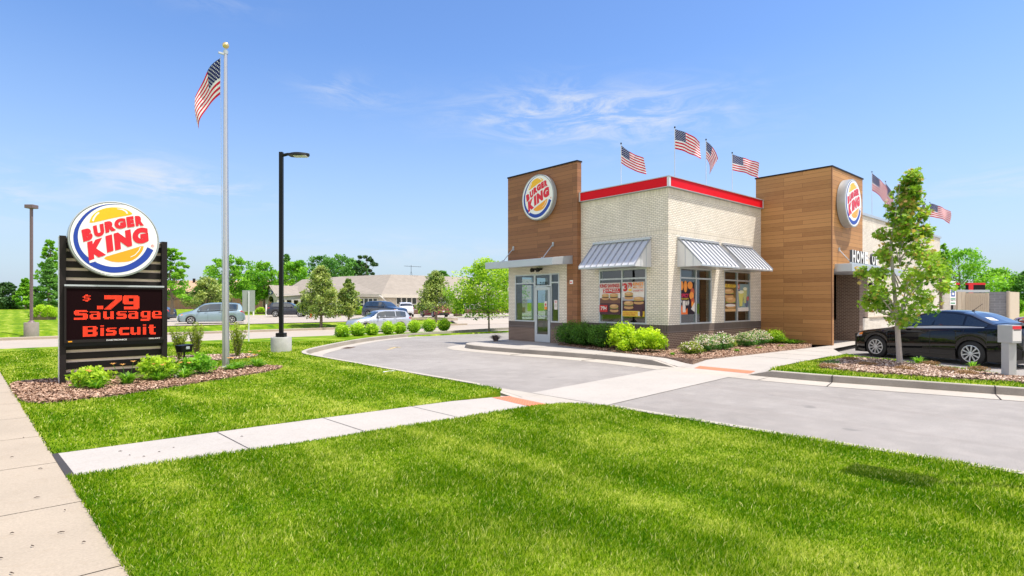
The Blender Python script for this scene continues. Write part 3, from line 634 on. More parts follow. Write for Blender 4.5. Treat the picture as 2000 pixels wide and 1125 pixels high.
# standing seam awnings
seamm=plain('seam_metal',(.34,.36,.41),.45,.3,.05,3)
def awning(ax,c,u0,u1,dep=.86,z0=2.83,z1=3.8,n=9):
    P=(lambda o,u,z:(c-o,u,z)) if ax=='X' else (lambda o,u,z:(u,c-o,z))
    mb=MB(); t=.03
    A=[P(.02,u0,z1-.06),P(.02,u1,z1-.06),P(dep,u1,z0+.05),P(dep,u0,z0+.05)]
    mb.poly(A,M['galv']); mb.poly([P(.02,u0,z1-.09),P(.02,u1,z1-.09),P(dep-.03,u1,z0+.05),P(dep-.03,u0,z0+.05)],M['galv'])
    mb.poly([P(dep,u0,z0+.05),P(dep,u1,z0+.05),P(dep,u1,z0),P(dep,u0,z0)],M['silver']); mb.poly([P(dep,u0,z0),P(dep,u1,z0),P(0,u1,z0),P(0,u0,z0)],M['silver'])
    for u in (u0,u1):
        mb.poly([P(0.0,u,z1-.06),P(dep,u,z0+.05),P(dep,u,z0),P(0,u,z0)],M['galv'])
        for o in (.28,.56): 
            h=z1-.06-(z1-z0-.11)*o/dep; s=-.012 if u==u0 else .012; q0=P(o-.008,u+s,z0);q1=P(o+.008,u,h); mb.box(tuple(min(a,b) for a,b in zip(q0,q1)),tuple(max(a,b) for a,b in zip(q0,q1)),M['silver'])
    q0=P(.1,u0-.02,z1-.07);q1=P(0,u1+.02,z1); mb.box(tuple(min(a,b) for a,b in zip(q0,q1)),tuple(max(a,b) for a,b in zip(q0,q1)),M['silver'])
    aw=mb.build('awning',BLD,world=True)
    g=MB(); w=.010
    for i in range(n+1):
        u=u0+.01+(u1-u0-.02)*i/n
        a=[P(.02,u-w,z1-.06),P(dep,u-w,z0+.05),P(dep,u+w,z0+.05),P(.02,u+w,z1-.06)]; b=[P(.05,u-w,z1-.02),P(dep+.02,u-w,z0+.085),P(dep+.02,u+w,z0+.085),P(.05,u+w,z1-.02)]
        g.hexa(a+b,seamm)
    sub(g,'seam',aw)
awning('X',15.5,10.73,13.10); awning('Y',10.1,16.02,18.47); awning('Y',10.1,18.86,20.98,n=8)
# right entrance tower, a portal over the side door
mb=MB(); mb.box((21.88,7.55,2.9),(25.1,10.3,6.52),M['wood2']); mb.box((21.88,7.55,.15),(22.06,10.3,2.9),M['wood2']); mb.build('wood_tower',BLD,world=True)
mb=MB(); mb.box((21.85,7.52,6.52),(25.14,10.33,6.57),M['bronze']); mb.box((21.868,7.535,.15),(21.90,7.57,6.52),M['woodtrim']); mb.build('tower_cap',BLD,world=True)
mb=MB(); mb.box((25.1,7.66,.15),(25.5,9.9,2.9),M['brown']); mb.box((25.5,8.3,1.0),(28.3,8.49,2.9),M['brown']); mb.box((22.06,9.9,.15),(25.5,10.1,2.9),M['brown']); mb.build('portal_wall',BLD,world=True)
mb=MB(); mb.box((25.5,8.28,.15),(28.4,8.5,.995),M['cream']); mb.build('wall_base',BLD,world=True)
mb=MB(); mb.box((22.15,6.99,2.79),(28.3,8.3,3.07),M['silver']); cn=mb.build('canopy',BLD,world=True,bevel=.01)
for x in (22.5,25.3): g=MB(); g.tube([(x,7.53,3.6),(x,7.1,3.08)],.017,M['alu'],8); g.box((x-.03,7.5,3.54),(x+.03,7.55,3.68),M['alu']); sub(g,'stay',cn)
mb=MB(); mb.box((29.9,8.36,1.5),(30.0,8.5,3.0),M['bronze']); mb.build('downpipe',BLD,world=True)
mb=MB(); mb.lathe([(0,-.12),(.07,-.1),(.09,.05),(.05,.14),(0,.14)],M['bronze'],10,'Z',(28.7,8.32,2.45)); mb.box((28.66,8.38,2.4),(28.74,8.5,2.5),M['bronze']); mb.build('wall_lamp',BLD,world=True)
# sign lettering standing on the side canopy
sg=thing('canopy_sign','silver letters reading HOME OF standing on the side entrance canopy','lettering',(22.35,7.04,3.07))
for i,ch in enumerate('HOME OF'):
    if ch==' ': continue
    V,F,asp=glyphs(ch,.035); mb=MB(); w=min(.42,.5*asp) if ch!='I' else .15; x0=.0+i*.43
    k=len(V); pts=[(x0+u*.34,0,.05+v*.44) for u,v in V]
    mb.v=pts+[(x,.09,z) for x,y,z in pts]; mi=mb.mi(M['white']); mb.f=[tuple(f) for f in F]; mb.m=[mi]*len(F)
    # rim walls
    from collections import Counter
    ec=Counter(); 
    for f in F:
        for a,b in zip(f,f[1:]+f[:1]): ec[(min(a,b),max(a,b))]+=1
    ms=mb.mi(plain('letter_side',(.10,.11,.13),.5))
    for (a,b),c_ in ec.items():
        if c_==1: mb.f.append((a,b,b+k,a+k)); mb.m.append(ms)
    mb.build('letter',sg)
mb=MB(); mb.box((-.1,.02,.0),(3.1,.06,.05),M['silver']); mb.build('rail',sg)

# ---------------------------------------------------------------- round logo disc
LG={'B':('B',[(-0.727,0.183),(-0.524,0.268),(-0.478,-0.039),(-0.683,-0.121)]),'U':('U',[(-0.489,0.305),(-0.268,0.392),(-0.232,0.09),(-0.447,0.0)]),
'R':('R',[(-0.247,0.43),(-0.022,0.51),(0.012,0.238),(-0.215,0.141)]),'G':('G',[(-0.045,0.518),(0.212,0.592),(0.240,0.322),(-0.012,0.243)]),
'E':('E',[(0.231,0.606),(0.395,0.655),(0.428,0.371),(0.26,0.325)]),'S':('R',[(0.425,0.655),(0.608,0.69),(0.638,0.418),(0.452,0.38)]),
'K':('K',[(-0.606,-0.123),(-0.256,0.035),(-0.205,-0.43),(-0.569,-0.60)]),'I':('I',[(-0.222,0.062),(-0.082,0.122),(-0.045,-0.31),(-0.185,-0.374)]),
'N':('N',[(-0.045,0.144),(0.329,0.291),(0.369,-0.154),(-0.008,-0.304)]),'Y':('G',[(0.36,0.31),(0.72,0.385),(0.75,-0.03),(0.390,-0.135)])}
BTOP=[(-.566,.362),(-.54,.475),(-.496,.584),(-.386,.709),(-.237,.794),(-.067,.841),(.105,.843),(.241,.811),(.339,.751),(.382,.700),(.3,.665),(.0,.575),(-.3,.46)]
BBOT=[(-.275,-.505),(.0,-.385),(.3,-.265),(.632,-.117),(.62,-.22),(.588,-.306),(.478,-.466),(.339,-.568),(.144,-.607),(-.048,-.609),(-.181,-.57)]
BO=[(.182,.938),(-.067,.933),(-.331,.864),(-.606,.675),(-.803,.374),(-.901,.075),(-.874,-.258),(-.732,-.563),(-.515,-.756),(-.237,-.882),(.009,-.904),(.3,-.84),(.538,-.689),(.74,-.489),(.859,-.242)]
BI=[(.182,.936),(-.067,.917),(-.312,.843),(-.551,.647),(-.732,.358),(-.807,.083),(-.777,-.229),(-.66,-.447),(-.46,-.617),(-.237,-.722),(.009,-.746),(.241,-.69),(.458,-.55),(.618,-.376),(.719,-.166)]
def bil(q,u,v):
    tl,tr,br,bl_=q; return ((1-u)*((1-v)*bl_[0]+v*tl[0])+u*((1-v)*br[0]+v*tr[0]),(1-u)*((1-v)*bl_[1]+v*tl[1])+u*((1-v)*br[1]+v*tr[1]))
def logo(name,label,r,dep,loc,rz,group=None,rimm='rim'):
    """disc facing local -Y, centred on its origin"""
    t=thing(name,label,'sign',loc,rz,group)
    m=MB(); m.lathe([(0,.0),(r*.955,.0),(r*.975,-.012),(r,-.006),(r,dep),(0,dep)],M[rimm],64,'Y'); m.build('cabinet',t,smooth='auto')
    m=MB(); n=72; m.poly([(r*.955*math.cos(2*math.pi*i/n),-.014,r*.955*math.sin(2*math.pi*i/n)) for i in range(n)],M['white']); m.build('face',t)
    f=lambda p,o: (p[0]*r,-.016-o,p[1]*r)
    m=MB(); 
    bo=smoothpoly(BO,2);bi=smoothpoly(BI,2)
    for a,b,c,d in zip(bo,bo[1:],bi[1:],bi): m.poly([f(a,0),f(b,0),f(c,0),f(d,0)],M['lblue'])
    m.build('crescent',t)
    for P_,mm in ((BTOP,'lyel'),(BBOT,'lyel2')):
        m=MB(); P2=smoothpoly(P_,1,True); m.poly([f(p,.001) for p in P2],M[mm])
        hl=[(-.505,.44),(-.485,.52),(-.43,.62),(-.37,.68)] if mm=='lyel' else [(.33,-.47),(.44,-.40),(.53,-.28),(.565,-.18)]
        h2=[(x*.93+(.0 if mm=='lyel' else .02),y*.965+(.0 if mm=='lyel' else -.0)) for x,y in hl]
        for a,b,c,d in zip(hl,hl[1:],h2[1:],h2): m.poly([f(a,.003),f(b,.003),f(c,.003),f(d,.003)],M['white'])
        if mm=='lyel':
            hl=[(.03,.80),(.13,.79),(.21,.75),(.235,.70)]; h2=[(.03,.812),(.15,.82),(.25,.77),(.275,.70)]
            for a,b,c,d in zip(hl,hl[1:],h2[1:],h2): m.poly([f(a,.003),f(b,.003),f(c,.003),f(d,.003)],M['white'])
        m.build('bun',t)
    m=MB()
    # white backing under the K where it cuts the crescent
    m.poly([f(p,.002) for p in ((-.60,-.12),(-.50,-.12),(-.40,-.60),(-.555,-.66))],M['white'])
    for kk,(ch,q) in LG.items():
        put_text(m,ch,lambda u,v,q=q:f(bil(q,u,v),.005),M['lred'],.09)
    m.build('lettering',t)
    m=MB(); c=(.838,-.127); n=20
    for i in range(n):
        a,b=2*math.pi*i/n,2*math.pi*(i+1)/n; P=lambda rr,t_:(c[0]+rr*math.cos(t_),c[1]+rr*math.sin(t_)); m.poly([f(P(.038,a),.0),f(P(.038,b),0),f(P(.030,b),0),f(P(.030,a),0)],M['lred'])
    put_text(m,'R',lambda u,v:f((c[0]-.015+.03*u,c[1]-.02+.04*v),0),M['lred'],.0); m.build('registered_mark',t)
    return t
logo('wall_sign','round white burger restaurant sign on the brown wood tower over the glass door',.87,.16,(15.12,15.62,5.72),R(-90))
logo('wall_sign','round white burger restaurant sign on the orange wood tower beside the young tree',.88,.26,(23.15,7.27,5.33),0)

# ---------------------------------------------------------------- pylon sign by the sidewalk
PY=thing('pylon_sign','black louvred monument sign with red price display beside the tan sidewalk','sign',(1.54,13.68,.12))
def P_(mb,n): return mb.build(n,PY,world=True)
for x in (.667,2.32): mb=MB(); mb.box((x,13.55,.1),(x+.10,13.87,2.95),M['bronze']); o=P_(mb,'post')
mb=MB(); mb.box((.661,13.56,.1),(.667,13.86,2.94),M['galv']); P_(mb,'post_cover')
ztop=[.21,.39,.577,.76,2.145,2.33,2.51,2.69,2.86]
slm=plain('slat_top',(.34,.32,.31),.4,.4,.08,5)
for z,zn in zip(ztop,ztop[1:]+[2.93]):
    mb=MB(); zn=.86 if z<1 and zn>1 else zn-.028; mb.box((.767,13.66,z+.028),(2.32,13.682,zn),M['bronze']); P_(mb,'slat')
mb=MB(); mb.box((.767,13.66,1.9),(2.32,13.682,2.118),M['bronze']); P_(mb,'slat')
mb=MB(); mb.box((.767,13.685,.12),(2.32,13.78,2.93),plain('tan_backing',(.80,.64,.53),.6)); P_(mb,'back_panel')
mb=MB(); mb.box((.735,13.50,.86),(2.352,13.70,2.03),M['black']); mb.box((.735,13.47,2.0),(2.352,13.52,2.032),M['silver']); mb.box((.735,13.475,.93),(.765,13.5,2.0),M['bronze']); mb.box((2.318,13.475,.93),(2.352,13.5,2.0),M['bronze']); mb.box((.765,13.478,.93),(2.318,13.5,.985),M['bronze']); mb.box((.765,13.478,1.962),(2.318,13.5,2.0),M['bronze'])
disp=P_(mb,'display_box')
def subp(mb,n,par): L=PY.location; mb.v=[(x-L.x,y-L.y,z-L.z) for x,y,z in mb.v]; return mb.build(n,par)
mb=MB(); mb.poly([(.765,13.497,.985),(2.318,13.497,.985),(2.318,13.497,1.962),(.765,13.497,1.962)],M['screen']); scr=subp(mb,'screen',disp)
mb=MB(); text_box(mb,'DAKTRONICS',(1.38,13.474,.945),(1,0,0),(0,0,1),0,.33,0,.028,M['paper'],.03); subp(mb,'maker_lettering',disp); mb=MB(); text_box(mb,'GALAXY',(2.08,13.474,.95),(1,0,0),(0,0,1),0,.2,0,.026,M['paper'],.03); subp(mb,'maker_lettering',disp); mb=MB(); mb.box((.79,13.472,.945),(.85,13.477,.965),M['lyel2']); subp(mb,'orange_tab',disp)
GB={'S':".#########. ########### ####....... ##########. .########## .......#### .......#### ########### ##########.",
'a':"########. ......### .######## ###...### ###...### ######### .########",'u':"###...### ###...### ###...### ###...### ###...### ######### .####.###",
's':".######## ###...... ########. .######## ......### ######### ########.",'g':".######## ###...### ###...### ###...### ######### .######## ......### ######### ########.",
'e':".#######. ###...### ###...### ######### ###...... ######### .########",'B':"###########. ####....#### ####....#### ###########. ###########. ####....#### ####....#### ############ ###########.",
'i':".####. ...... .####. .####. .####. .####. .####. .####. .####.",'c':".######## ######### ###...... ###...... ###...... ######### .########",
't':".####.. .####.. ####### .####.. .####.. .####.. .####.. .###### ..#####",'.':"##### ##### #####",'$':"..##.. .##### ##.... .####. ....## #####. ..##.."}
s7=['.'*15]*14; s7=['#'*15]*4+['.'*(9-r_)+'#'*6+'.'*r_ if r_<=9 else '.'*15 for r_ in range(0,10)]
s7=['#'*15]*4+[('.'*max(0,10-r_)+'######'+'.'*15)[:15] for r_ in range(1,11)]
GB['7']=' '.join(s7); n9=['.'+'#'*12+'.','#'*14,'#'*14]+['#####....#####']*3+['#'*14,'#'*14,'.'+'#'*13]+['.........#####']*2+['.'+'#'*13,'.'+'#'*13,'.'+'#'*12+'.']
GB['9']=' '.join(n9)
def led(items):
    mb=MB()
    for ch,x0,zt0,w,h in items:
        rows=GB[ch].split(); nr=len(rows);nc=len(rows[0])
        for j,row in enumerate(rows):
            for i,c_ in enumerate(row):
                if c_!='#': continue
                a=x0+w*(i+.13)/nc;b=x0+w*(i+.87)/nc; z1=zt0-h*(j+.13)/nr;z0=zt0-h*(j+.87)/nr
                mb.poly([(a,13.492,z0),(b,13.492,z0),(b,13.492,z1),(a,13.492,z1)],M['led'])
    return subp(mb,'lit_text',disp)
sx=lambda p:.877+(p-172)*(2.306-.877)/(1045-172)
led([('$',1.01,1.845,.125,.135),('.',sx(388),1.63,.10,.07),('7',sx(458),1.834,.285,.28),('9',sx(640),1.834,.28,.28)])
led([('S',sx(172),1.549,.215,.185)]+[(c,sx(p),1.52,.17,.155 if c!='g' else .2) for c,p in zip('ausage',(318,448,578,695,823,942))])
led([('B',sx(254),1.238,.23,.2),('i',sx(412),1.248,.085,.205),('s',sx(475),1.2,.17,.155),('c',sx(603),1.2,.17,.155),('u',sx(718),1.2,.17,.155),('i',sx(838),1.248,.085,.205),('t',sx(903),1.24,.13,.2)])
logo('pylon_logo_disc','big round white burger logo disc standing on top of the black price sign',.735,.34,(1.516,13.40,2.928),0)

# ---------------------------------------------------------------- window posters
def poster(label,ax,c,u0,u1,z0,z1,bgc,elems):
    """elems: ('rect',x0,x1,y0,y1,col) ('text',s,x0,x1,y0,y1,col,bold) ('ell',cx,cy,rx,ry,col) in 0..1; x runs left to right as seen from outside"""
    o=(c,u1,z0) if ax=='X' else (u0,c,z0); U=(0,-(u1-u0),0) if ax=='X' else (u1-u0,0,0); N_=Vector((-1,0,0)) if ax=='X' else Vector((0,-1,0)); h=z1-z0
    t=thing('poster',label,'poster',o); m=MB(); O=Vector((0,0,0));U=Vector(U);V=Vector((0,0,h))
    m.poly([O,O+U,O+U+V,O+V],bgc); m.build('sheet',t)
    lay=[MB(),MB()]
    for i,e in enumerate(elems):
        off=N_*(.0012*(i+1)); q=lay[1] if e[0]=='text' else lay[0]
        if e[0]=='rect': _,a,b,y0,y1,cc_=e; q.poly([off+U*a+V*y0,off+U*b+V*y0,off+U*b+V*y1,off+U*a+V*y1],cc_)
        elif e[0]=='ell':
            _,a,b,rx,ry,cc_=e; q.poly([off+U*(a+rx*math.cos(k*math.pi/12))+V*(b+ry*math.sin(k*math.pi/12)) for k in range(24)],cc_)
        elif e[0]=='poly': q.poly([off+U*a+V*b for a,b in e[1]],e[2])
        else:
            _,s,a,b,y0,y1,cc_,bo=e; put_text(q,s,lambda u,v:off+U*(a+(b-a)*u)+V*(y0+(y1-y0)*v),cc_,bo)
    if lay[0].f: lay[0].build('picture',t)
    if lay[1].f: lay[1].build('lettering',t)
    return t
def pc(n,c): return plain('print_'+n,c,.5,0,.15,14)
pw,pr,pb,po,pbr,pdk,pbun,ppat,pgr,pyl=pc('white',(.72,.66,.62)),pc('red',(.55,.02,.02)),pc('brown',(.16,.07,.045)),pc('orange',(.85,.28,.03)),pc('tan',(.45,.25,.14)),pc('maroon',(.07,.02,.03)),pc('bun',(.55,.30,.12)),pc('patty',(.10,.04,.025)),pc('lettuce',(.25,.38,.06)),pc('yellow',(.85,.55,.05))
def burger(x,y,w,h): 
    return [('ell',x,y-.28*h,w*.5,h*.22,pbun),('ell',x,y-.06*h,w*.52,h*.13,ppat),('ell',x,y+.03*h,w*.52,h*.06,pgr),('ell',x,y+.24*h,w*.5,h*.26,pbun),('ell',x-.08*w,y+.33*h,w*.28,h*.09,pc('bunlight',(.70,.45,.22)))]
poster('red and white KING SAVINGS window poster with burgers and a 79 cent price','X',15.47,11.95,12.84,1.27,2.36,pbr,
 [('rect',0,1,.50,1,pw),('rect',0,1,.36,.52,pb),('rect',0,1,.0,.36,pdk)]+burger(.28,.56,.36,.2)+burger(.70,.56,.4,.22)+burger(.72,.2,.42,.26)+[('rect',.18,1,.68,.82,pr),('rect',0,.40,.08,.30,pr),
 ('text','KING SAVINGS',.02,.98,.85,.97,pr,.03),('text','2',.20,.32,.70,.81,pw,.03),('text','FOR',.34,.44,.72,.79,pw,.02),('text','$4',.46,.62,.70,.81,pw,.03),('text','MIX &',.66,.92,.76,.81,pw,.02),('text','MATCH',.66,.96,.70,.745,pw,.02),('text','79¢',.07,.37,.11,.26,pw,.04)])
poster("white and orange window poster reading $3 79 KING'S MEAL DEAL with three burgers",'X',15.47,10.97,11.86,1.22,2.37,pw,
 [('rect',0,1,.12,.48,pdk),('rect',0,1,.0,.16,pyl),('rect',0,1,.46,.56,pc('grey',(.4,.38,.42)))]+burger(.30,.60,.40,.22)+burger(.75,.46,.46,.22)+burger(.30,.33,.44,.24)+[
 ('text','3',.06,.24,.73,.97,pr,.05),('text','$',.0,.05,.89,.97,pr,.02),('text','79',.27,.46,.83,.98,pr,.03),('text',"KING'S",.51,.97,.89,.99,po,.03),('text','MEAL DEAL',.51,.97,.81,.87,po,.01),('rect',.30,.44,.74,.80,pyl),('text','CHOOSE TWO',.51,.97,.72,.77,pr,.01),('text','INCLUDES SMALL FRIES',.05,.68,.09,.13,pr,.0),('text','AND SMALL DRINK',.05,.60,.03,.07,pr,.0),('ell',.88,.12,.07,.13,pdk),('rect',.74,.82,.02,.14,pw)])
fl=[('poly',[(0,0),(.5,0),(.48,.2),(.36,.12),(.3,.28),(.2,.12),(.1,.3),(0,.15)],pc('flame',(.9,.16,.01)))]
poster('dark purple window poster with orange chicken pieces reading SPICY and $1 69','Y',10.13,16.23,17.10,1.30,2.36,pc('purple',(.05,.012,.03)),
 [('ell',.10,.88,.12,.14,po),('ell',.36,.86,.12,.18,po),('ell',.68,.90,.18,.12,po),('ell',.84,.70,.14,.12,pc('dkorange',(.55,.08,.02))),('ell',.78,.58,.16,.12,po),('ell',.86,.40,.12,.12,pc('dkorange',(.55,.08,.02))),('ell',.84,.30,.08,.10,po)]+fl+[('poly',[(.72,.16),(1,.38),(1,.06)],pw),
 ('text','SPICY',.06,.58,.52,.64,pc('pinkred',(.6,.01,.08)),.04),('text','NUGGETS',.06,.55,.455,.50,pyl,.02),('text','$',.02,.1,.36,.43,pw,.02),('text','1',.14,.34,.06,.42,pw,.08),('text','69',.36,.58,.27,.43,pw,.04)])
poster('golden brown window poster of stacked burgers beside the milkshake poster','Y',10.13,19.06,19.93,1.36,2.37,pc('gold',(.45,.22,.07)),
 [('rect',0,1,.0,.1,pc('tan2',(.6,.36,.16)))]+burger(.4,.64,.8,.34)+burger(.55,.32,.85,.42)+[('ell',.5,.22,.42,.05,pw),('text','SOURDOUGH',.02,.98,.86,.97,pyl,.04)])
poster('pale blue window poster of two yellow shakes in the window nearest the wood tower','Y',10.13,20.05,20.93,1.36,2.37,pc('paleblue',(.50,.58,.62)),
 [('rect',0,1,.0,.14,pw),('ell',.82,.28,.14,.14,pc('blueshade',(.12,.15,.25))),('poly',[(.54,.30),(.76,.30),(.84,.82),(.5,.82)],pc('shake2',(.50,.52,.22))),('poly',[(.18,.18),(.42,.18),(.54,.70),(.08,.70)],pc('shake',(.62,.58,.16))),('ell',.31,.71,.25,.06,pc('foam',(.8,.78,.6))),('ell',.67,.83,.18,.06,pc('foam',(.8,.78,.6))),('ell',.1,.90,.09,.10,pr),('ell',.9,.47,.10,.08,pr),('rect',.02,.2,.74,.79,pc('blueshade',(.12,.15,.25))),
 ('text','1',.07,.13,.85,.95,pw,.03),('text','2',.86,.94,.43,.51,pw,.03)])
poster('small orange and white notice on the glass entrance door','X',15.29,15.28,15.42,1.42,1.73,pw,[('rect',0,1,0,.35,po),('ell',.5,.6,.28,.16,pr)])
poster('small white notice on the narrow pane right of the door','X',15.345,14.78,14.96,1.42,1.78,pw,[('ell',.5,.8,.3,.1,pc('pinkish',(.7,.35,.35))),('rect',.15,.85,.5,.53,pc('greyt',(.4,.4,.4))),('rect',.15,.85,.4,.43,pc('greyt',(.4,.4,.4))),('rect',.15,.85,.3,.33,pc('greyt',(.4,.4,.4)))])

# ---------------------------------------------------------------- flags and poles
def flagm():
    q=NM('flag_cloth'); uv=q.n.new('ShaderNodeUVMap'); s_=q.n.new('ShaderNodeSeparateXYZ'); q.l.new(uv.outputs[0],s_.inputs[0]); u,v=s_.outputs[0],s_.outputs[1]
    st=q.math('MODULO',q.math('MULTIPLY',q.math('SUBTRACT',1,v),6.5),1); red=q.math('LESS_THAN',st,.5)
    c=q.mix(red,(.86,.84,.83),(.62,.002,.035))
    can=q.math('MULTIPLY',q.math('LESS_THAN',u,.4),q.math('GREATER_THAN',v,6/13))
    a=q.math('MODULO',q.math('MULTIPLY',u,5.5/.4),1); b=q.math('MODULO',q.math('MULTIPLY',v,4.5/(7/13)),1)
    def dot(a,b,oa,ob):
        x=q.math('SUBTRACT',q.math('MODULO',q.math('ADD',a,oa),1),.5); y=q.math('SUBTRACT',q.math('MODULO',q.math('ADD',b,ob),1),.5)
        return q.math('LESS_THAN',q.math('ADD',q.math('MULTIPLY',x,x),q.math('MULTIPLY',y,y)),.032)
    d=q.math('MAXIMUM',dot(a,b,0,0),dot(a,b,.5,.5)); cc_=q.mix(d,(.004,.010,.11),(.72,.72,.75)); c=q.mix(can,c,cc_)
    q.set('Base Color',c); q.set('Roughness',.8)
    t=q.n.new('ShaderNodeBsdfTranslucent'); q.l.new(c,t.inputs[0]); ms=q.n.new('ShaderNodeMixShader'); ms.inputs[0].default_value=.22
    q.l.new(q.b.outputs[0],ms.inputs[1]); q.l.new(t.outputs[0],ms.inputs[2]); q.l.new(ms.outputs[0],q.out.inputs[0]); return q.m
M['flag']=flagm()
def cloth(parent,w,h,top,az,droop0,droop1,wave,curl=0,ph=0,x0=.02,shear=0,nw=2.2):
    """flag hanging from a vertical hoist; az = heading of the fly, droop in degrees below level, curl turns the fly end"""
    nu,nv=28,16; V=[];UV=[]
    px,py,pz=0,0,0; rowsC=[]
    for i in range(nu+1):
        t=i/nu; rowsC.append((px,py,pz)); dr=R(droop0+(droop1-droop0)*t); a=az+R(curl)*t+wave*1.6*math.sin(nw*6.283*t+ph)*(.25+.75*t); s=w/nu
        px+=s*math.cos(dr)*math.cos(a);py+=s*math.cos(dr)*math.sin(a);pz-=s*math.sin(dr)
    me_v=[];F=[]
    for i in range(nu+1):
        t=i/nu
        for j in range(nv+1):
            v=j/nv; X,Y,Z_=rowsC[i]; drop=v*h*(1-.10*t); tw=wave*.35*h*math.sin(3.1*v+5*t+ph)*t
            me_v.append((X+x0*math.cos(az)-math.sin(az)*tw+shear*v*t*math.cos(az)*h,Y+x0*math.sin(az)+math.cos(az)*tw+shear*v*t*math.sin(az)*h,top+Z_-drop)); UV.append((t,1-v))
    for i in range(nu):
        for j in range(nv): k=i*(nv+1)+j; F.append((k,k+1,k+nv+2,k+nv+1))
    me=bpy.data.meshes.new('flag'); me.from_pydata(me_v,[],F); uvl=me.uv_layers.new(name='UVMap')
    for l in me.loops: uvl.data[l.index].uv=UV[l.vertex_index]
    me.materials.append(M['flag']); me.polygons.foreach_set('use_smooth',[True]*len(me.polygons)); me.update()
    o=bpy.data.objects.new('cloth',me); C.objects.link(o); o.parent=parent; return o
azR=math.atan2(RY,RX)      # heading to the right in the picture
fp=thing('flagpole','tall silver flagpole with gold ball standing in the mulch bed','flagpole',(3.79,14.51,.14))
m=MB(); m.tube([(0,0,0),(0,0,2.5),(0,0,7.42)],[.078,.070,.042],plain('satin_aluminium',(.50,.51,.55),.30,.8,.04,3),24); m.build('pole',fp,smooth='auto')
m=MB(); m.lathe([(0,.0),(.10,.0),(.10,.03),(.08,.06),(0,.06)],M['alu'],20); m.build('base_collar',fp)
m=MB(); m.lathe([(0,7.42),(.05,7.42),(.055,7.5),(.02,7.52),(.015,7.56),(0,7.56)],M['silver'],16); m.box((-.16,-.02,7.40),(.0,.02,7.44),M['silver']); m.build('truck',fp)
m=MB(); m.lathe([(0,7.55)]+[(.075*math.sin(a),7.63-.075*math.cos(a)) for a in np.linspace(.2,3.0,10)]+[(0,7.705)],plain('gold_ball',(.75,.58,.30),.25,.6,.05,4),20); m.build('ball',fp,smooth=True)
m=MB(); m.tube([(-.12*RX,-.12*RY,7.40),(-.10*RX,-.10*RY,4),(-.085*RX,-.085*RY,1.4)],.004,M['paper'],5); m.box((-.095,.04,1.3),(-.08,.07,1.5),M['alu']); m.build('halyard',fp)
fl_=thing('flag','large stars and stripes flag hanging limp from the tall silver flagpole','flag',(3.79-.13*RX,14.51-.13*RY,.14),0)
cloth(fl_,1.12,.86,7.33,azR+R(180-4),36,76,.26,0,1.2,0,-.12,1.5)
def roof_flag(label,x,y,zb,zt_,h,w,daz,d0,d1,wave,curl,ph,shear=0):
    t=thing('roof_flag',label,'flag',(x,y,zb),0,'flags flying along the restaurant roof'); m=MB(); m.tube([(0,0,0),(0,0,zt_-zb)],.012,M['galv'],8); m.lathe([(0,zt_-zb),(.025,zt_-zb),(.025,zt_-zb+.05),(0,zt_-zb+.06)],M['bronze'],8); m.build('pole',t)
    cloth(t,w,h,zt_-zb-.03,azR+R(daz),d0,d1,wave,curl,ph,0,shear); return t
roof_flag('leftmost roof flag, drooping to the right above the left red band',15.9,12.25,5.1,7.2,.62,.98,-25,46,20,.3,0,.5,.12)
roof_flag('tallest roof flag, above the corner of the red roof band',16.5,10.5,5.1,7.48,.66,.95,-12,20,38,.4,0,2.2,.05)
roof_flag('narrow folded roof flag second along the right-hand red band',18.49,10.5,5.1,7.45,.60,.80,-30,40,80,.25,0,3.6,-.45)
roof_flag('most open roof flag, flying near the orange wood tower',20.38,10.5,5.1,7.31,.60,1.08,0,14,24,.35,0,.2,.05)
roof_flag('roof flag just right of the orange wood tower, fully spread and drooping',30.92,8.9,5.1,7.92,.82,1.12,-10,38,66,.3,0,1.0,.0)
roof_flag('limp roof flag hanging close behind the one beside the orange wood tower',33.0,8.9,5.1,7.75,.95,1.05,-10,55,80,.3,0,2.0,0)
roof_flag('roof flag mostly hidden behind the top of the young maple',35.41,8.9,5.1,7.6,.8,.8,0,50,60,.5,0,3.0,0)
roof_flag('roof flag partly hidden by the right edge of the young maple crown',40.54,8.9,5.1,7.75,.8,.9,160,62,75,.5,0,4.0,0)
roof_flag('rightmost roof flag, at the far end of the cream side wall',41.6,8.9,5.1,7.7,.8,1.35,0,8,38,.35,0,5.0,0)

# lamps
t=thing('street_lamp','black lamp post with cobra head on a grey round concrete footing in the lawn','street lamp',(6.37,18.2,.13)); t.rotation_euler=(0,0,azR)
m=MB(); m.lathe([(0,-.1),(.305,-.1),(.31,.44),(.29,.47),(0,.47)],M['concb'],32); m.build('footing',t,smooth='auto')
m=MB(); m.box((-.13,-.13,.47),(.13,.13,.60),M['black']); m.build('base_cover',t,bevel=.01)
m=MB(); m.box((-.055,-.055,.6),(.055,.055,6.30),M['black']); m.build('pole',t)
m=MB(); P=[(.05,0,6.20),(.2,0,6.235),(.32,0,6.23)]; m.tube(P,[.05,.045,.05],M['black'],10)
for (a,b) in ((0,1),): 
    for i in range(10):
        t0,t1=i/10,(i+1)/10
        def sec(tt): w=.19*math.sin(math.pi*min(1,.14+.86*tt))**.55+.02; x=.25+.64*tt; z=6.215; return [(x,-w,z-.035),(x,-w*.8,z+.05*math.sin(math.pi*tt)**.4),(x,0,z+.085*math.sin(math.pi*(.1+.85*tt))**.4),(x,w*.8,z+.05*math.sin(math.pi*tt)**.4),(x,w,z-.035),(x,0,z-.04)]
        A,B=sec(t0),sec(t1)
        for k in range(6): k2_=(k+1)%6; m.poly([A[k],A[k2_],B[k2_],B[k]],M['black'])
hd=m.build('lamp_head',t,smooth='auto')
m=MB(); m.box((.42,-.12,6.155),(.82,.12,6.17),M['white']); 
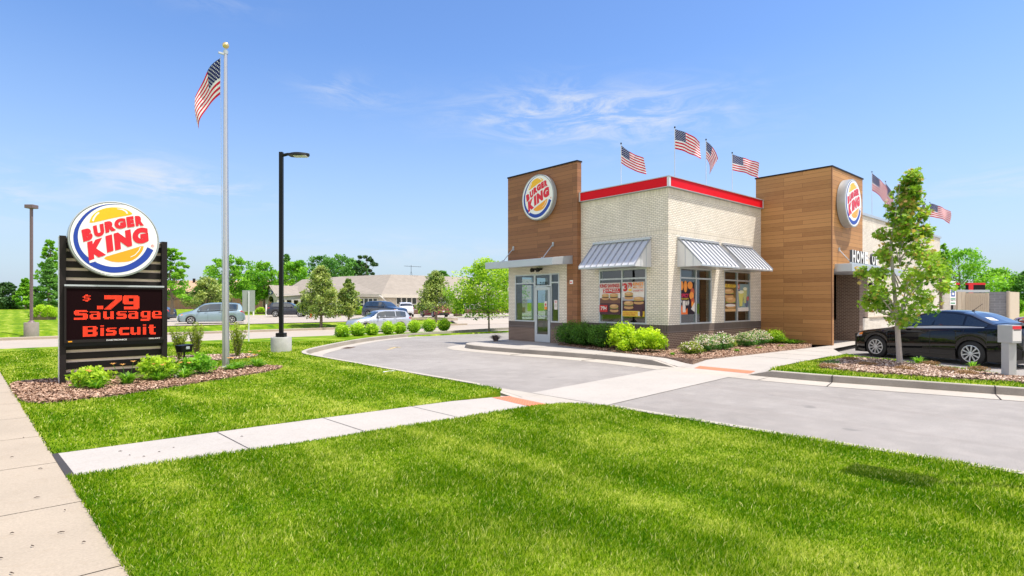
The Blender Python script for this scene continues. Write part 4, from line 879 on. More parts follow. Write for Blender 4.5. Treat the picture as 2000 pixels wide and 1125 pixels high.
for i in range(6): m.box((.45+i*.06,-.10,6.148),(.48+i*.06,.10,6.156),M['rim'])
m.build('lens',hd)
t=thing('street_lamp','distant parking lamp post with box head on a tall concrete footing across the street','street lamp',(.9,45.6,-.45)); t.rotation_euler=(0,0,azR)
m=MB(); m.lathe([(0,-.1),(.37,-.1),(.37,.86),(.35,.9),(0,.9)],M['concg'],28); m.build('footing',t,smooth='auto')
m=MB(); m.box((-.06,-.06,1.0),(.06,.06,7.9),plain('lamp_brown',(.16,.11,.11),.5)); m.lathe([(0,.9),(.2,.9),(.1,1.02),(0,1.02)],MC['lamp_brown'],16); m.build('pole',t)
m=MB(); m.box((-.26,-.22,7.9),(.26,.22,8.12),MC['lamp_brown']); m.build('lamp_head',t,bevel=.02)
# low equipment in the lily bed, box on a post, signs
t=thing('flood_light','small black box floodlight with a grey rock at its foot among the lilies','flood light',(2.72,13.5,.15),R(20))
m=MB(); m.tube([(0,0,0),(0,0,.5)],.02,M['black'],8); m.build('post',t)
m=MB(); m.hexa([(-.11,-.09,.50),(.11,-.09,.50),(.11,.09,.50),(-.11,.09,.50),(-.13,-.12,.64),(.13,-.12,.66),(.13,.12,.66),(-.13,.12,.64)],M['black']); m.box((-.03,-.118,.56),(.05,-.10,.62),M['rim']); m.build('housing',t,bevel=.01)
t=thing('rock','pale grey rock lying among the lilies below the small floodlight','rock',(2.55,13.25,.15))
def rock(t,sx_,sy_,sz_,seed,mat):
    r=random.Random(seed); m=MB(); n=10; rings=5
    for j in range(rings+1):
        f=j/rings*math.pi/2
        for i in range(n):
            a=2*math.pi*i/n; k=1+r.uniform(-.16,.16); m.v.append((sx_*math.cos(a)*math.cos(f)*k,sy_*math.sin(a)*math.cos(f)*k,sz_*math.sin(f)*k-.01))
    mi=m.mi(mat)
    for j in range(rings):
        for i in range(n): i2=(i+1)%n; m.f.append((j*n+i,j*n+i2,(j+1)*n+i2,(j+1)*n+i)); m.m.append(mi)
    return m.build('stone',t)
M['stone']=plain('pale_stone',(.48,.46,.44),.9,0,.25,6,bump=.5)
rock(t,.10,.08,.09,1,M['stone'])
t=thing('drop_box','grey metal box on a post with a red and white label in the mulch island','drop box',(15.28,1.94,.17),R(-28))
gp=plain('grey_paint',(.40,.41,.41),.5,0,.08,5)
m=MB(); m.box((-.10,-.075,0),(.10,.075,.70),gp); m.build('post',t,bevel=.004)
m=MB(); m.box((-.11,-.14,.70),(.14,.14,1.06),gp); m.build('box',t,bevel=.006)
m=MB(); m.box((-.10,-.1445,.74),(.13,-.1405,.98),M['paper']); m.box((-.10,-.146,.98),(.13,-.1405,1.045),M['lred']); m.box((-.08,-.1465,.955),(.11,-.1455,.975),M['black']); m.build('label',t)
t=thing('traffic_sign','grey back of a rectangular road sign on a thin post behind the lawn','sign',(7.07,23.83,.12),R(-12)); m=MB(); m.box((-.025,-.02,0),(.025,.02,2.0),M['galv']); m.build('post',t); m=MB(); m.box((-.23,.021,1.2),(.23,.027,2.05),plain('sign_back_grey',(.30,.33,.32),.5)); m.build('plate',t)
t=thing('stop_sign','tilted grey back of a stop sign at the end of the far verge','sign',(31.2,44.9,-.1),R(-42))
m=MB(); m.tube([(-.14,0,0),(.12,0,2.1)],.03,M['bronze'],8); m.build('post',t); m=MB(); c8=[(.09+.42*math.cos(R(22.5+45*k)),1.78+.42*math.sin(R(22.5+45*k))) for k in range(8)]
for y_,o in ((.03,1),(.035,-1)): m.poly([(x,y_,z) for x,z in c8[::o]],plain('sign_back',(.55,.57,.57),.5))
m.build('plate',t)
t=thing('parking_sign','blue and white accessible parking sign on a dark post behind the black car','sign',(26.35,4.95,.15),R(-25))
m=MB(); m.box((-.03,-.02,0),(.03,.02,1.7),M['bronze']); m.build('post',t)
m=MB(); m.box((-.15,-.03,1.62),(.15,-.02,2.08),M['white']); m.box((-.15,-.03,1.44),(.15,-.02,1.60),M['white']); m.box((-.15,-.03,2.10),(.15,-.02,2.33),M['white']); m.build('plate',t)
m=MB(); m.poly([(-.09,-.033,1.76),(.09,-.033,1.76),(.09,-.033,2.03),(-.09,-.033,2.03)],plain('sign_blue',(.01,.09,.45),.4)); m.poly([(.02+.06*math.cos(a)-.02,-.035,1.85+.05*math.sin(a)) for a in np.linspace(0,6.1,16)],M['white']); m.box((-.03,-.0355,1.88),(.0,-.0345,1.99),M['white']); m.box((-.12,-.034,1.65),(.12,-.032,1.69),plain('sign_green',(.03,.3,.12),.5)); m.box((-.12,-.034,2.16),(.12,-.032,2.19),MC['sign_green']); m.box((-.12,-.034,2.24),(.12,-.032,2.27),MC['sign_green']); m.box((-.12,-.034,1.49),(.1,-.032,1.53),MC['sign_green']); m.build('symbol',t)

# ---------------------------------------------------------------- vehicles
def smooth_interp(k,xs,win=.10):
    X=[a for a,_ in k];Y=[b for _,b in k]; xs=np.asarray(xs); acc=0; o=np.linspace(-1,1,7)
    wts=1-np.abs(o)*.8
    for d,w in zip(o,wts): acc=acc+w*np.interp(xs+d*win,X,Y)
    return acc/wts.sum()
class Car:
    def __init__(s,L,zt_,zb,w,wheels,wr,base=.2,tumble=.42,win=.07,hc=0.03):
        s.L=L;s.kt=zt_;s.kb=zb;s.kw=w;s.wh=wheels;s.wr=wr;s.base=base;s.tb=tumble;s.win=win;s.R=wr*1.14
    def prof(s,x):
        zb=float(smooth_interp(s.kb,x,s.win)); zt_=float(smooth_interp(s.kt,x,s.win)); w=float(smooth_interp(s.kw,x,.08)); zt_=max(zt_,zb+.005)
        lo=s.base+ .10*max(0,1-x/.5)+.10*max(0,1-(s.L-x)/.5)
        for xw in s.wh:
            if abs(x-xw)<s.R: lo=max(lo,s.wr+math.sqrt(s.R**2-(x-xw)**2))
        return zb,zt_,w,lo
    def pts(s,x):
        zb,zt_,w,lo=s.prof(x); g=zt_-zb; h=zb-lo
        wg=w-.085; yr=wg-s.tb*min(g,.6); zr=zb+max(g-.055,g*.55)
        p=[(w-.035,lo),(w-.008,lo+.22*h),(w,lo+.5*h),(w-.006,lo+.72*h),(w-.02,zb-.07 if h>.14 else zb-.5*h),(w-.05,zb-.012),(wg,zb+.004)]
        p+=[(yr,zr),(yr-.07,zr+(zt_-zr)*.62+.004),(yr-.2 if yr>.3 else yr*.6,zt_+.002),(0,zt_+.02*min(1,w))]
        return p
    def S(s,x,v,side=1):
        p=s.pts(x); i=int(min(max(v,0),len(p)-1.001)); t=v-i; y=p[i][0]*(1-t)+p[i+1][0]*t; z=p[i][1]*(1-t)+p[i+1][1]*t; return Vector((x,side*y,z))
    def patch(s,mb,x0,x1,v0,v1,m,off=.006,nx=10,nv=4,side=1,slant=0):
        g=[[None]*(nv+1) for _ in range(nx+1)]
        for i in range(nx+1):
            for j in range(nv+1):
                v=v0+(v1-v0)*j/nv; x=x0+(x1-x0)*i/nx
                if slant: x+=slant*(v-v0)
                p=s.S(x,v,side); a=s.S(x+.02,v,side)-s.S(x-.02,v,side); b=s.S(x,v+.1,side)-s.S(x,v-.1,side); n=a.cross(b)
                n=n.normalized() if n.length>1e-9 else Vector((0,side,0))
                if n.y*side<0 and abs(n.y)>.15 or (abs(n.y)<=.15 and n.z<0): n=-n
                g[i][j]=p+n*off
        for i in range(nx):
            for j in range(nv): mb.poly([g[i][j],g[i+1][j],g[i+1][j+1],g[i][j+1]],m)
    def stations(s):
        xs=set(np.linspace(0,s.L,64).round(4))|{.02,.05,.1,s.L-.02,s.L-.05,s.L-.1}
        for xw in s.wh:
            for a in np.linspace(-89,89,19): xs.add(round(xw+s.R*math.sin(R(a)),4))
            xs|={round(xw-s.R-.002,4),round(xw+s.R+.002,4)}
        return sorted(x for x in xs if 0<=x<=s.L)
    def body(s,paint_,t):
        m=MB(); mi=m.mi(paint_); xs=s.stations(); n=None
        for x in xs:
            p=s.pts(x); n=len(p); m.v+=[(x,y,z) for y,z in p]+[(x,-y,z) for y,z in p[-2::-1]]
        N_=2*n-1
        for i in range(len(xs)-1):
            for j in range(N_-1): m.f.append((i*N_+j,i*N_+j+1,(i+1)*N_+j+1,(i+1)*N_+j)); m.m.append(mi)
        m.f.append(tuple(range(N_))); m.m.append(mi); m.f.append(tuple((len(xs)-1)*N_+j for j in reversed(range(N_)))); m.m.append(mi)
        o=m.build('body',t,smooth='auto'); return o
    def under(s,t):
        m=MB(); w=max(b for _,b in s.kw)-.16; m.box((.12,-w,s.base-.02),(s.L-.12,w,s.wr*2+.05),M['trim']); m.build('underbody',t)
def wheel(t,x,y,r,spokes,side,w=.2):
    m=MB(); h=w/2; m.lathe([(r*.62,-h),(r*.9,-h),(r,-h*.75),(r,h*.75),(r*.9,h),(r*.62,h)],M['tyre'],28,'Y'); ty=m.build('wheel',t,smooth='auto'); ty.location=(x,y,r); ty.rotation_euler=(0,0,0 if side<0 else math.pi)
    m=MB(); e=-h-.004; m.lathe([(r*.70,e+.012),(r*.70,e-.004),(r*.64,e-.006),(r*.61,e+.03)],M['alloy'],28,'Y'); m.lathe([(r*.17,e+.02),(r*.15,e-.006),(0,e-.010)],M['alloy'],16,'Y')
    for k in range(spokes):
        a=2*math.pi*k/spokes+.2; c,s_=math.cos(a),math.sin(a)
        def q(rr,ww,yy): return [(rr*c-ww*s_,yy,rr*s_+ww*c),(rr*c+ww*s_,yy,rr*s_-ww*c)]
        A=q(r*.12,r*.035,e-.002);B=q(r*.63,r*.055,e-.002);A2=q(r*.12,r*.035,e+.025);B2=q(r*.63,r*.055,e+.025)
        m.hexa([A[0],A[1],B[1],B[0],A2[0],A2[1],B2[1],B2[0]],M['alloy'])
    ri=m.build('rim',ty)
    m=MB(); m.lathe([(0,e+.05),(r*.62,e+.05),(r*.62,h)],M['trim'],24,'Y'); m.build('brake_backing',ty)
def mirror(car,t,x,side,mat):
    p=car.S(x,6.1,side); m=MB(); y=p.y+side*.02; a,b=sorted((y,y+side*.2)); m.hexa([(x-.04,a,p.z+.01),(x+.09,a,p.z+.01),(x+.09,b,p.z+.03),(x-.02,b,p.z+.03),(x-.03,a,p.z+.13),(x+.08,a,p.z+.13),(x+.09,b,p.z+.16),(x-.0,b,p.z+.16)],mat); m.build('mirror',t,bevel=.02)
def make_car(name,label,cat,kind,col,loc,rz,group=None,detail=True,gl='cglass',metal=.3):
    """nose at local x = 0 pointing to -x, so rz turns the tail"""
    pm=paint('car_paint_'+name+'_%.3f_%.3f'%(col[0],col[2]),col,metal)
    t=thing(name,label,cat,loc,rz,group)
    if kind=='sedan':
        L=4.57;c=Car(L,[(0,.60),(.05,.69),(.2,.78),(.5,.83),(1.0,.90),(1.32,.95),(1.55,1.10),(1.9,1.32),(2.2,1.42),(2.6,1.47),(3.0,1.455),(3.4,1.38),(3.8,1.20),(4.05,1.10),(4.35,1.085),(4.5,1.03),(4.57,.75)],
          [(0,.55),(.06,.64),(.2,.72),(.5,.79),(1.0,.86),(1.4,.91),(2.5,.955),(3.5,1.0),(4.1,1.03),(4.45,1.02),(4.57,.72)],[(0,.52),(.05,.64),(.2,.76),(.5,.84),(1.0,.875),(2.3,.885),(3.7,.875),(4.2,.83),(4.45,.74),(4.57,.6)],(.90,3.535),.325,.15,.46)
        glass=[('windshield',1.42,2.02),('rear_window',3.2,3.98)]; side=[(1.62,2.48,.16),(2.54,3.28,0),(3.33,3.86,0)]; doors=(1.35,2.51,3.36); sp=10; roofv=(8.3,10)
    elif kind=='van':
        L=5.05;c=Car(L,[(0,.60),(.1,.80),(.4,.93),(.8,1.02),(1.1,1.12),(1.6,1.45),(1.95,1.66),(2.4,1.75),(3.2,1.78),(4.3,1.74),(4.7,1.66),(4.9,1.3),(5.0,1.0),(5.05,.6)],
          [(0,.55),(.1,.72),(.4,.84),(.9,.93),(1.4,.99),(4.0,1.08),(4.7,1.12),(4.95,1.05),(5.05,.58)],[(0,.6),(.08,.74),(.3,.88),(.8,.96),(4.4,.96),(4.8,.88),(5.05,.72)],(1.0,4.03),.33,.2,.34)
        glass=[('windshield',1.12,1.92),('rear_window',4.68,4.93)]; side=[(1.45,2.22,.22),(2.28,3.25,0),(3.31,4.5,0)]; doors=(1.45,2.25,3.28); sp=6
    else:
        L={'suv':4.75,'bigsuv':5.2}[kind]; k=L/4.75; h=1.0 if kind=='suv' else 1.08
        c=Car(L,[(a*k,b*h) for a,b in [(0,.62),(.05,.86),(.2,.98),(.6,1.06),(1.2,1.13),(1.4,1.18),(1.75,1.45),(2.05,1.63),(2.5,1.70),(3.8,1.69),(4.3,1.62),(4.55,1.28),(4.68,1.1),(4.75,.62)]],
          [(a*k,b*h) for a,b in [(0,.58),(.05,.80),(.2,.92),(.7,1.0),(1.4,1.07),(3.8,1.12),(4.5,1.14),(4.68,1.05),(4.75,.6)]],[(0,.66),(.06,.80),(.25,.90),(.8,.94),(4.1,.94),(4.5*k,.88),(4.75*k,.74)],(.92*k,3.72*k),.37*h,.26,.36)
        glass=[('windshield',1.43*k,1.98*k),('rear_window',4.34*k,4.56*k)]; side=[(1.72*k,2.42*k,.18),(2.48*k,3.3*k,0),(3.36*k,4.2*k,0)]; doors=(1.5*k,2.45*k,3.33*k); sp=6
    c.body(pm,t); c.under(t); G_=M[gl]
    for nme,a,b in glass:
        m=MB()
        for s_ in (1,-1): c.patch(m,a,b,7.35,9.999,G_,.007,12,5,s_)
        m.build(nme,t,smooth=True)
    for s_ in (1,-1):
        for a,b,sl_ in side: m=MB(); c.patch(m,a,b,6.18,6.93,G_,.006,12,3,s_,sl_); m.build('side_window',t,smooth=True)
        m=MB(); 
        for x in doors[:3]: c.patch(m,x-.005,x+.005,.55,6.0,M['trim'],.0025,1,12,s_)
        c.patch(m,doors[0],doors[2]+.35,.5,.56,M['trim'],.0025,12,1,s_); m.build('door_seam',t)
        m=MB(); c.patch(m,side[0][0]+.0,side[-1][1]-.05,6.0,6.14,M['rim'] if kind=='sedan' else M['trim'],.008,20,1,s_); m.build('window_strip',t)
        m=MB(); c.patch(m,.05,.42,3.4,5.0,M['lampc'],.006,10,4,s_,-.03); hl=m.build('headlight',t,smooth=True)
        m=MB(); c.patch(m,.30,.44,3.8,4.8,M['lampo'],.009,4,3,s_); m.build('indicator',hl)
        m=MB(); c.patch(m,L-.36,L-.06,3.7,5.2,M['lampr'],.008,8,4,s_); m.build('taillight',t,smooth=True)
        for x in doors[1:3]:
            p=c.S(x-.16,4.1,s_); m=MB(); y=sorted((p.y-.005*s_,p.y+.035*s_)); m.box((x-.24,y[0],p.z-.012),(x-.06,y[1],p.z+.016),pm); m.build('handle',t,bevel=.008)
        for x in c.wh: wheel(t,x,s_*(float(smooth_interp(c.kw,x,.08))-.115),c.wr,sp,s_)
        mirror(c,t,side[0][0]+.14,s_,pm)
    m=MB(); m.box((-.012,-.45,.30),(.03,.45,.52),M['trim']); m.box((-.018,-.16,.42),(-.01,.16,.5),M['paper']); m.build('grille',t)
    m=MB(); m.box((L-.004,-.16,.62),(L+.012,.16,.74),M['paper']); m.build('number_plate',t)
    m=MB(); m.box((L-.03,-.62,.30),(L+.02,.62,.50),pm if kind=='sedan' else M['trim']); m.build('bumper',t,bevel=.02)
    return t,c
cdir=math.atan2(3.156-5.640,19.211-20.127)  # nose towards the shop
def car_at(front,rear,y_half):   # wheel contact points of the visible side
    pass
fx,fy=20.127,5.640; ux,uy=math.cos(cdir),math.sin(cdir)   # direction nose -> tail
nx_,ny_=-uy,ux                                             # local +Y
# visible side is local -Y (driver's side faces the camera): nose origin so that the front wheel face sits at (fx,fy)
hw=.765; sgn=1
org=(fx-ux*.90+nx_*hw*sgn,fy-uy*.90+ny_*hw*sgn)
BC,cc1=make_car('parked_car','glossy black sedan with silver wheels parked beside the mulch island','car','sedan',(.0022,.0028,.0045),(org[0],org[1],.0),cdir,None,True,'cglass',0)
m=MB(); cc1.patch(m,3.62,3.78,9.1,9.6,M['paper'],.011,6,3,-1,.1); m.build('window_sticker',BC)
m=MB(); b=cc1.S(3.12,10,1); m.lathe([(0,0),(.045,0),(.02,.035),(0,.04)],M['trim'],10,'Z',(b.x,0,b.z)); m.tube([(b.x,0,b.z+.02),(b.x+.22,0,b.z+.20)],.006,M['trim'],6); m.build('aerial',BC)
m=MB(); m.hexa([(4.22,-.62,1.10),(4.5,-.62,1.09),(4.5,.62,1.09),(4.22,.62,1.10),(4.26,-.62,1.125),(4.54,-.62,1.145),(4.54,.62,1.145),(4.26,.62,1.125)],MC[[k for k in MC if k.startswith('car_paint_parked_car')][0]]); m.build('spoiler',BC,bevel=.01)
def toward(px,py_): pass
# x,y of the nose, heading of the tail
make_car('minivan','pale silver-blue minivan standing in the car park behind the flagpole','van','van',(.28,.38,.45),(10.3,53.5,-.12),R(-16),None,True,'cglassb',.5)
make_car('parked_car','dark grey-blue sedan mostly hidden behind the right edge of the price sign','car','sedan',(.03,.05,.08),(9.0,69.6,-.08),azR,None,True,'cglassb',.3)
make_car('suv','dark navy sport utility with silver roof rails beside the lamp post','suv','suv',(.018,.024,.045),(26.8,67.0,-.05),R(146),None,True,'cglassb',.4)
make_car('suv','dark blue large sport utility parked behind the light silver one','suv','bigsuv',(.02,.04,.075),(30.5,51.6,-.03),R(108),None,True,'cglassb',.3)
make_car('suv','white sport utility parked between the dark blue and the dark red ones','suv','suv',(.72,.72,.74),(36.2,61.4,-.03),R(245),None,True,'cglass',0)
make_car('suv','dark red sport utility parked under the tree by the office building','suv','suv',(.22,.012,.03),(37.3,57.8,-.03),R(262),None,True,'cglass',.3)
ss,_=make_car('suv','silver sport utility driving along the street behind the round shrubs','suv','bigsuv',(.50,.53,.58),(18.45,38.8,-.555),R(-1),None,True,'cglassb',.4); ss.scale=(.93,.93,.9)
make_car('parked_car','dark red car cut off by the right edge of the photo behind the black sedan','car','sedan',(.18,.01,.015),(45.1,5.5,0.0),R(-78),None,True,'cglass',.2)
make_car('parked_car','white car far away between the evergreens at the left','car','sedan',(.7,.7,.72),(1.3,186,.32),R(-30),None,True,'cglass',0)

# ---------------------------------------------------------------- plants and trees
LM={'maple':leaf('maple_leaves',(.05,.18,.006),(.38,.56,.06),.38,(.60,.34,.15)),
'lime':leaf('lime_shrub_leaves',(.18,.36,.006),(.62,.76,.03),.35),
'dkgreen':leaf('dark_shrub_leaves',(.035,.12,.012),(.12,.27,.03),.3),
'box':leaf('round_shrub_leaves',(.12,.32,.006),(.58,.74,.06),.35),
'olive':leaf('olive_shrub_leaves',(.07,.14,.012),(.34,.42,.05),.35),
'linden':leaf('linden_leaves',(.05,.15,.018),(.48,.54,.17),.35),
'locust':leaf('locust_leaves',(.10,.28,.010),(.55,.70,.06),.45),
'bright':leaf('bright_tree_leaves',(.07,.26,.012),(.33,.58,.05),.4),
'mid':leaf('mid_green_leaves',(.045,.17,.03),(.20,.40,.09),.35),
'ever':leaf('evergreen_needles',(.018,.065,.02),(.09,.18,.05),.15),
'lily':leaf('lily_leaves',(.07,.24,.01),(.26,.48,.04),.35),
'petal':leaf('pale_orange_petals',(.80,.40,.16),(.90,.62,.32),.35),
'pinkp':leaf('pale_pink_flowers',(.60,.42,.40),(.82,.74,.70),.3),
'tan':leaf('dry_tan_foliage',(.20,.105,.045),(.38,.23,.11),.2),
'purple':leaf('purple_grass_leaves',(.10,.07,.075),(.22,.17,.17),.2)}
STAR=[(0,-.5),(.14,-.20),(.48,-.22),(.30,.05),(.42,.36),(.13,.26),(0,.58),(-.13,.26),(-.42,.36),(-.30,.05),(-.48,-.22),(-.14,-.20)]
def leafcloud(name,P,size,tone,mat,parent,r,shape='d',up=.35,asp=.62,dirs=None):
    n=len(P); sz=size*r.uniform(.6,1.25,n)
    nr=r.normal(0,1,(n,3)); nr[:,2]=np.abs(nr[:,2])+up; nr/=np.linalg.norm(nr,axis=1)[:,None]
    a=r.normal(0,1,(n,3)) if dirs is None else dirs; a=a-nr*(a*nr).sum(1)[:,None]; a/=np.linalg.norm(a,axis=1)[:,None]+1e-9; b=np.cross(nr,a)
    S_=STAR if shape=='m' else [(0,-.5),(.5*asp,0),(0,.5),(-.5*asp,0)]; k=len(S_)
    V=np.zeros((n,k,3))
    for i,(u,v) in enumerate(S_): V[:,i]=P+(b*u+a*v)*sz[:,None]-nr*(abs(u)*.22*sz)[:,None]
    return np_mesh(name,V.reshape(-1,3),np.arange(n*k),k,[mat],np.repeat(np.clip(tone,0,1),k),parent)
def crown_R(shape,t):
    if shape=='oval': return math.sin(math.pi*(.06+.90*t))**.65
    if shape=='maple': return np.interp(t,[0,.05,.15,.26,.40,.5,.62,.74,.88,1],[.25,.62,.92,1,.86,.60,.48,.34,.28,.08])
    if shape=='cone': return (1-t)**.8*(.55+.45*min(1,t*8))
    if shape=='pyr': return np.interp(t,[0,.12,.35,.6,.85,1],[.6,1,.92,.62,.30,.06])
    if shape=='vase': return np.interp(t,[0,.2,.55,.8,1],[.45,.8,1,.85,.3])
    if shape=='layer': return np.interp(t,[0,.15,.5,.8,1],[.75,1,.85,.55,.12])
    return 1
def tree(name,label,cat,loc,h,cw,z0,shape,mat,lsize,nl,nc,seed,group=None,tr=.05,ls='d',cr=.20,flat=.8,bark='bark',limb=True,toneb=.0,extra=0,lean=(0,0)):
    r=np.random.default_rng(seed); t=thing(name,label,cat,loc,0,group); H=h-z0; R0=cw/2; m=MB(); B=M[bark]
    px=[(0,0,-.1),(.01*h*r.normal(),.01*h*r.normal(),z0),(.02*h*r.normal(),.02*h*r.normal(),z0+H*.5),(0,0,z0+H*.93)]
    m.tube(px,[tr*1.25,tr*.92,tr*.5,tr*.1],B,9)
    ang=r.uniform(0,6.28); cs=[]
    for i in range(nc):
        tt=(i+.5)/nc; tt=tt**.85; a=ang+i*2.39996+r.normal(0,.3); rr=R0*float(crown_R(shape,tt))*math.sqrt(r.uniform(.12,1.0))*r.uniform(.8,1.12); 
        c=np.array([rr*math.cos(a)+lean[0]*tt**1.5,rr*math.sin(a)+lean[1]*tt**1.5,z0+H*tt+r.normal(0,.02)*H]); cs.append((c,tt,rr))
        if limb and rr>.15*R0 and i%2==0:
            zb_=max(z0*.92,c[2]-rr*.75-.1*H); f=min(1,max(0,(zb_-z0)/H)); m.tube([(0,0,zb_),tuple(np.array([c[0]*.55,c[1]*.55,zb_*.45+c[2]*.55])),tuple(c)],[tr*(.42-.3*f),tr*(.26-.18*f),tr*.06],B,5)
    m.build('trunk',t,smooth='auto')
    P=[];T=[]
    per=nl//nc
    for c,tt,rr in cs:
        crad=R0*cr*(1.25-.6*tt)*r.uniform(.7,1.3); k=max(4,int(per*r.uniform(.5,1.5)*(1.25-.5*tt)))
        d=r.normal(0,1,(k,3)); d/=np.linalg.norm(d,axis=1)[:,None]; q=d*(r.random(k)**.45)[:,None]*crad*1.6; q[:,2]*=flat
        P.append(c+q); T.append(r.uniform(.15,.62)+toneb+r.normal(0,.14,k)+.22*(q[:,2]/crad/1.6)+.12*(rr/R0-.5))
    P=np.concatenate(P);T=np.concatenate(T)
    if extra: T=np.where(r.random(len(T))<extra*np.clip((P[:,2]-z0)/H+.4,0,1.3),r.uniform(.85,1,len(T)),np.minimum(T,.74))
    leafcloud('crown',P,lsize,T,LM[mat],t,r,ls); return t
# the young maple on the island
tree('maple_tree','slim young maple with pinkish new leaves in the mulch island by the black car','tree',(16.35,4.1,.17),4.66,2.05,1.12,'maple','maple',.11,6200,78,21,None,.056,'m',.15,.8,'barkl',True,.10,.20,(.26*RX,.26*RY))
# round clipped shrubs along the drive
def shrub(name,label,loc,rx,rz_,mat,nl,lsize,seed,group=None,stems=True,ns=9,tone0=.35,z0=.0,lump=.25,cat='shrub',flower=None,nf=0):
    r=np.random.default_rng(seed); t=thing(name,label,cat,loc,r.uniform(0,6),group); m=MB()
    for i in range(6): a=r.uniform(0,6.28); m.tube([(0.03*math.cos(a),.03*math.sin(a),-.03),(rx*.45*math.cos(a),rx*.45*math.sin(a),rz_*1.1)],[.012,.005],M['bark'],5)
    m.build('stem',t)
    cen=[(r.uniform(0,6.28),math.acos(r.uniform(-.5,1))) for _ in range(ns*3)]; P=[];T=[]
    d=r.normal(0,1,(nl,3)); d/=np.linalg.norm(d,axis=1)[:,None]; cd_=np.array([[math.sin(b)*math.cos(a),math.sin(b)*math.sin(a),math.cos(b)] for a,b in cen])
    dot=(d@cd_.T); g=dot.max(1); w=1-lump*np.clip((1-g)*4.0,0,1)+r.normal(0,.035,nl); sh=r.random(nl)<.16; rad=(r.random(nl)**.25)*w*(1+.05*r.normal(0,1,nl)); rad=np.where(sh,w*(1+.22*r.random(nl)*(dot.max(1)>.93)),rad)
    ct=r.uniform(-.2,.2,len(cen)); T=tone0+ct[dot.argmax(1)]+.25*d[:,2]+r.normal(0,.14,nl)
    P=d*rad[:,None]*np.array([rx,rx,rz_]); P[:,2]+=rz_*.92+z0; P[:,2]=np.maximum(P[:,2],.01)
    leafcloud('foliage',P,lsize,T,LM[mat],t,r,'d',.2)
    if nf:
        k=r.choice(np.where(d[:,2]>-.1)[0],nf); Q=P[k]*np.array([1.04,1.04,1.05]); leafcloud('flowers',Q,flower[1],r.random(nf),LM[flower[0]],t,r,'d',1.2,.95)
    return t
names=['leftmost round shrub of the row along the drive, nearest the lamp post','second round shrub from the left in the row along the drive','third round shrub from the left in the row along the drive','fourth round shrub from the left in the row, in front of the silver car','fifth round shrub from the left, the smallest in the row','third round shrub from the right end of the row along the drive','second round shrub from the right end of the row, the tallest','rightmost round shrub of the row along the drive']
for i,(x,y,rx,hh) in enumerate([(11.1,24.05,.33,.70),(12.2,24.75,.35,.68),(13.05,25.0,.30,.64),(14.15,25.4,.34,.70),(15.0,25.75,.32,.62),(16.0,25.95,.34,.70),(17.1,26.15,.38,.78),(18.2,26.35,.36,.72)]):
    shrub('round_shrub',names[i],(x,y,.05),rx,hh/2,'box',2600,.075,40+i,'round shrubs along the drive',lump=.16)
# shrubs at the restaurant's left wall
shrub('dark_shrub','dark green bush beside the brown wood strip near the door',(14.95,13.75,.16),.55,.44,'dkgreen',5200,.055,60,'dark green bushes under the poster window')
shrub('dark_shrub','middle dark green bush under the two price posters',(14.8,12.95,.16),.52,.43,'dkgreen',5200,.055,61,'dark green bushes under the poster window')
shrub('dark_shrub','dark green bush touching the big lime green bush',(14.72,12.15,.16),.52,.42,'dkgreen',5200,.055,62,'dark green bushes under the poster window')
shrub('lime_shrub','tall lime green bush under the right half of the poster window',(14.6,11.15,.16),.50,.46,'lime',3600,.085,63,lump=.4)
shrub('lime_shrub','lime green bush at the corner of the brick wall',(14.55,10.2,.16),.56,.38,'lime',3600,.085,64,lump=.45)
shrub('lime_shrub','small low lime green bush between the two larger lime ones',(14.15,10.75,.16),.26,.2,'lime',900,.07,65,lump=.4)
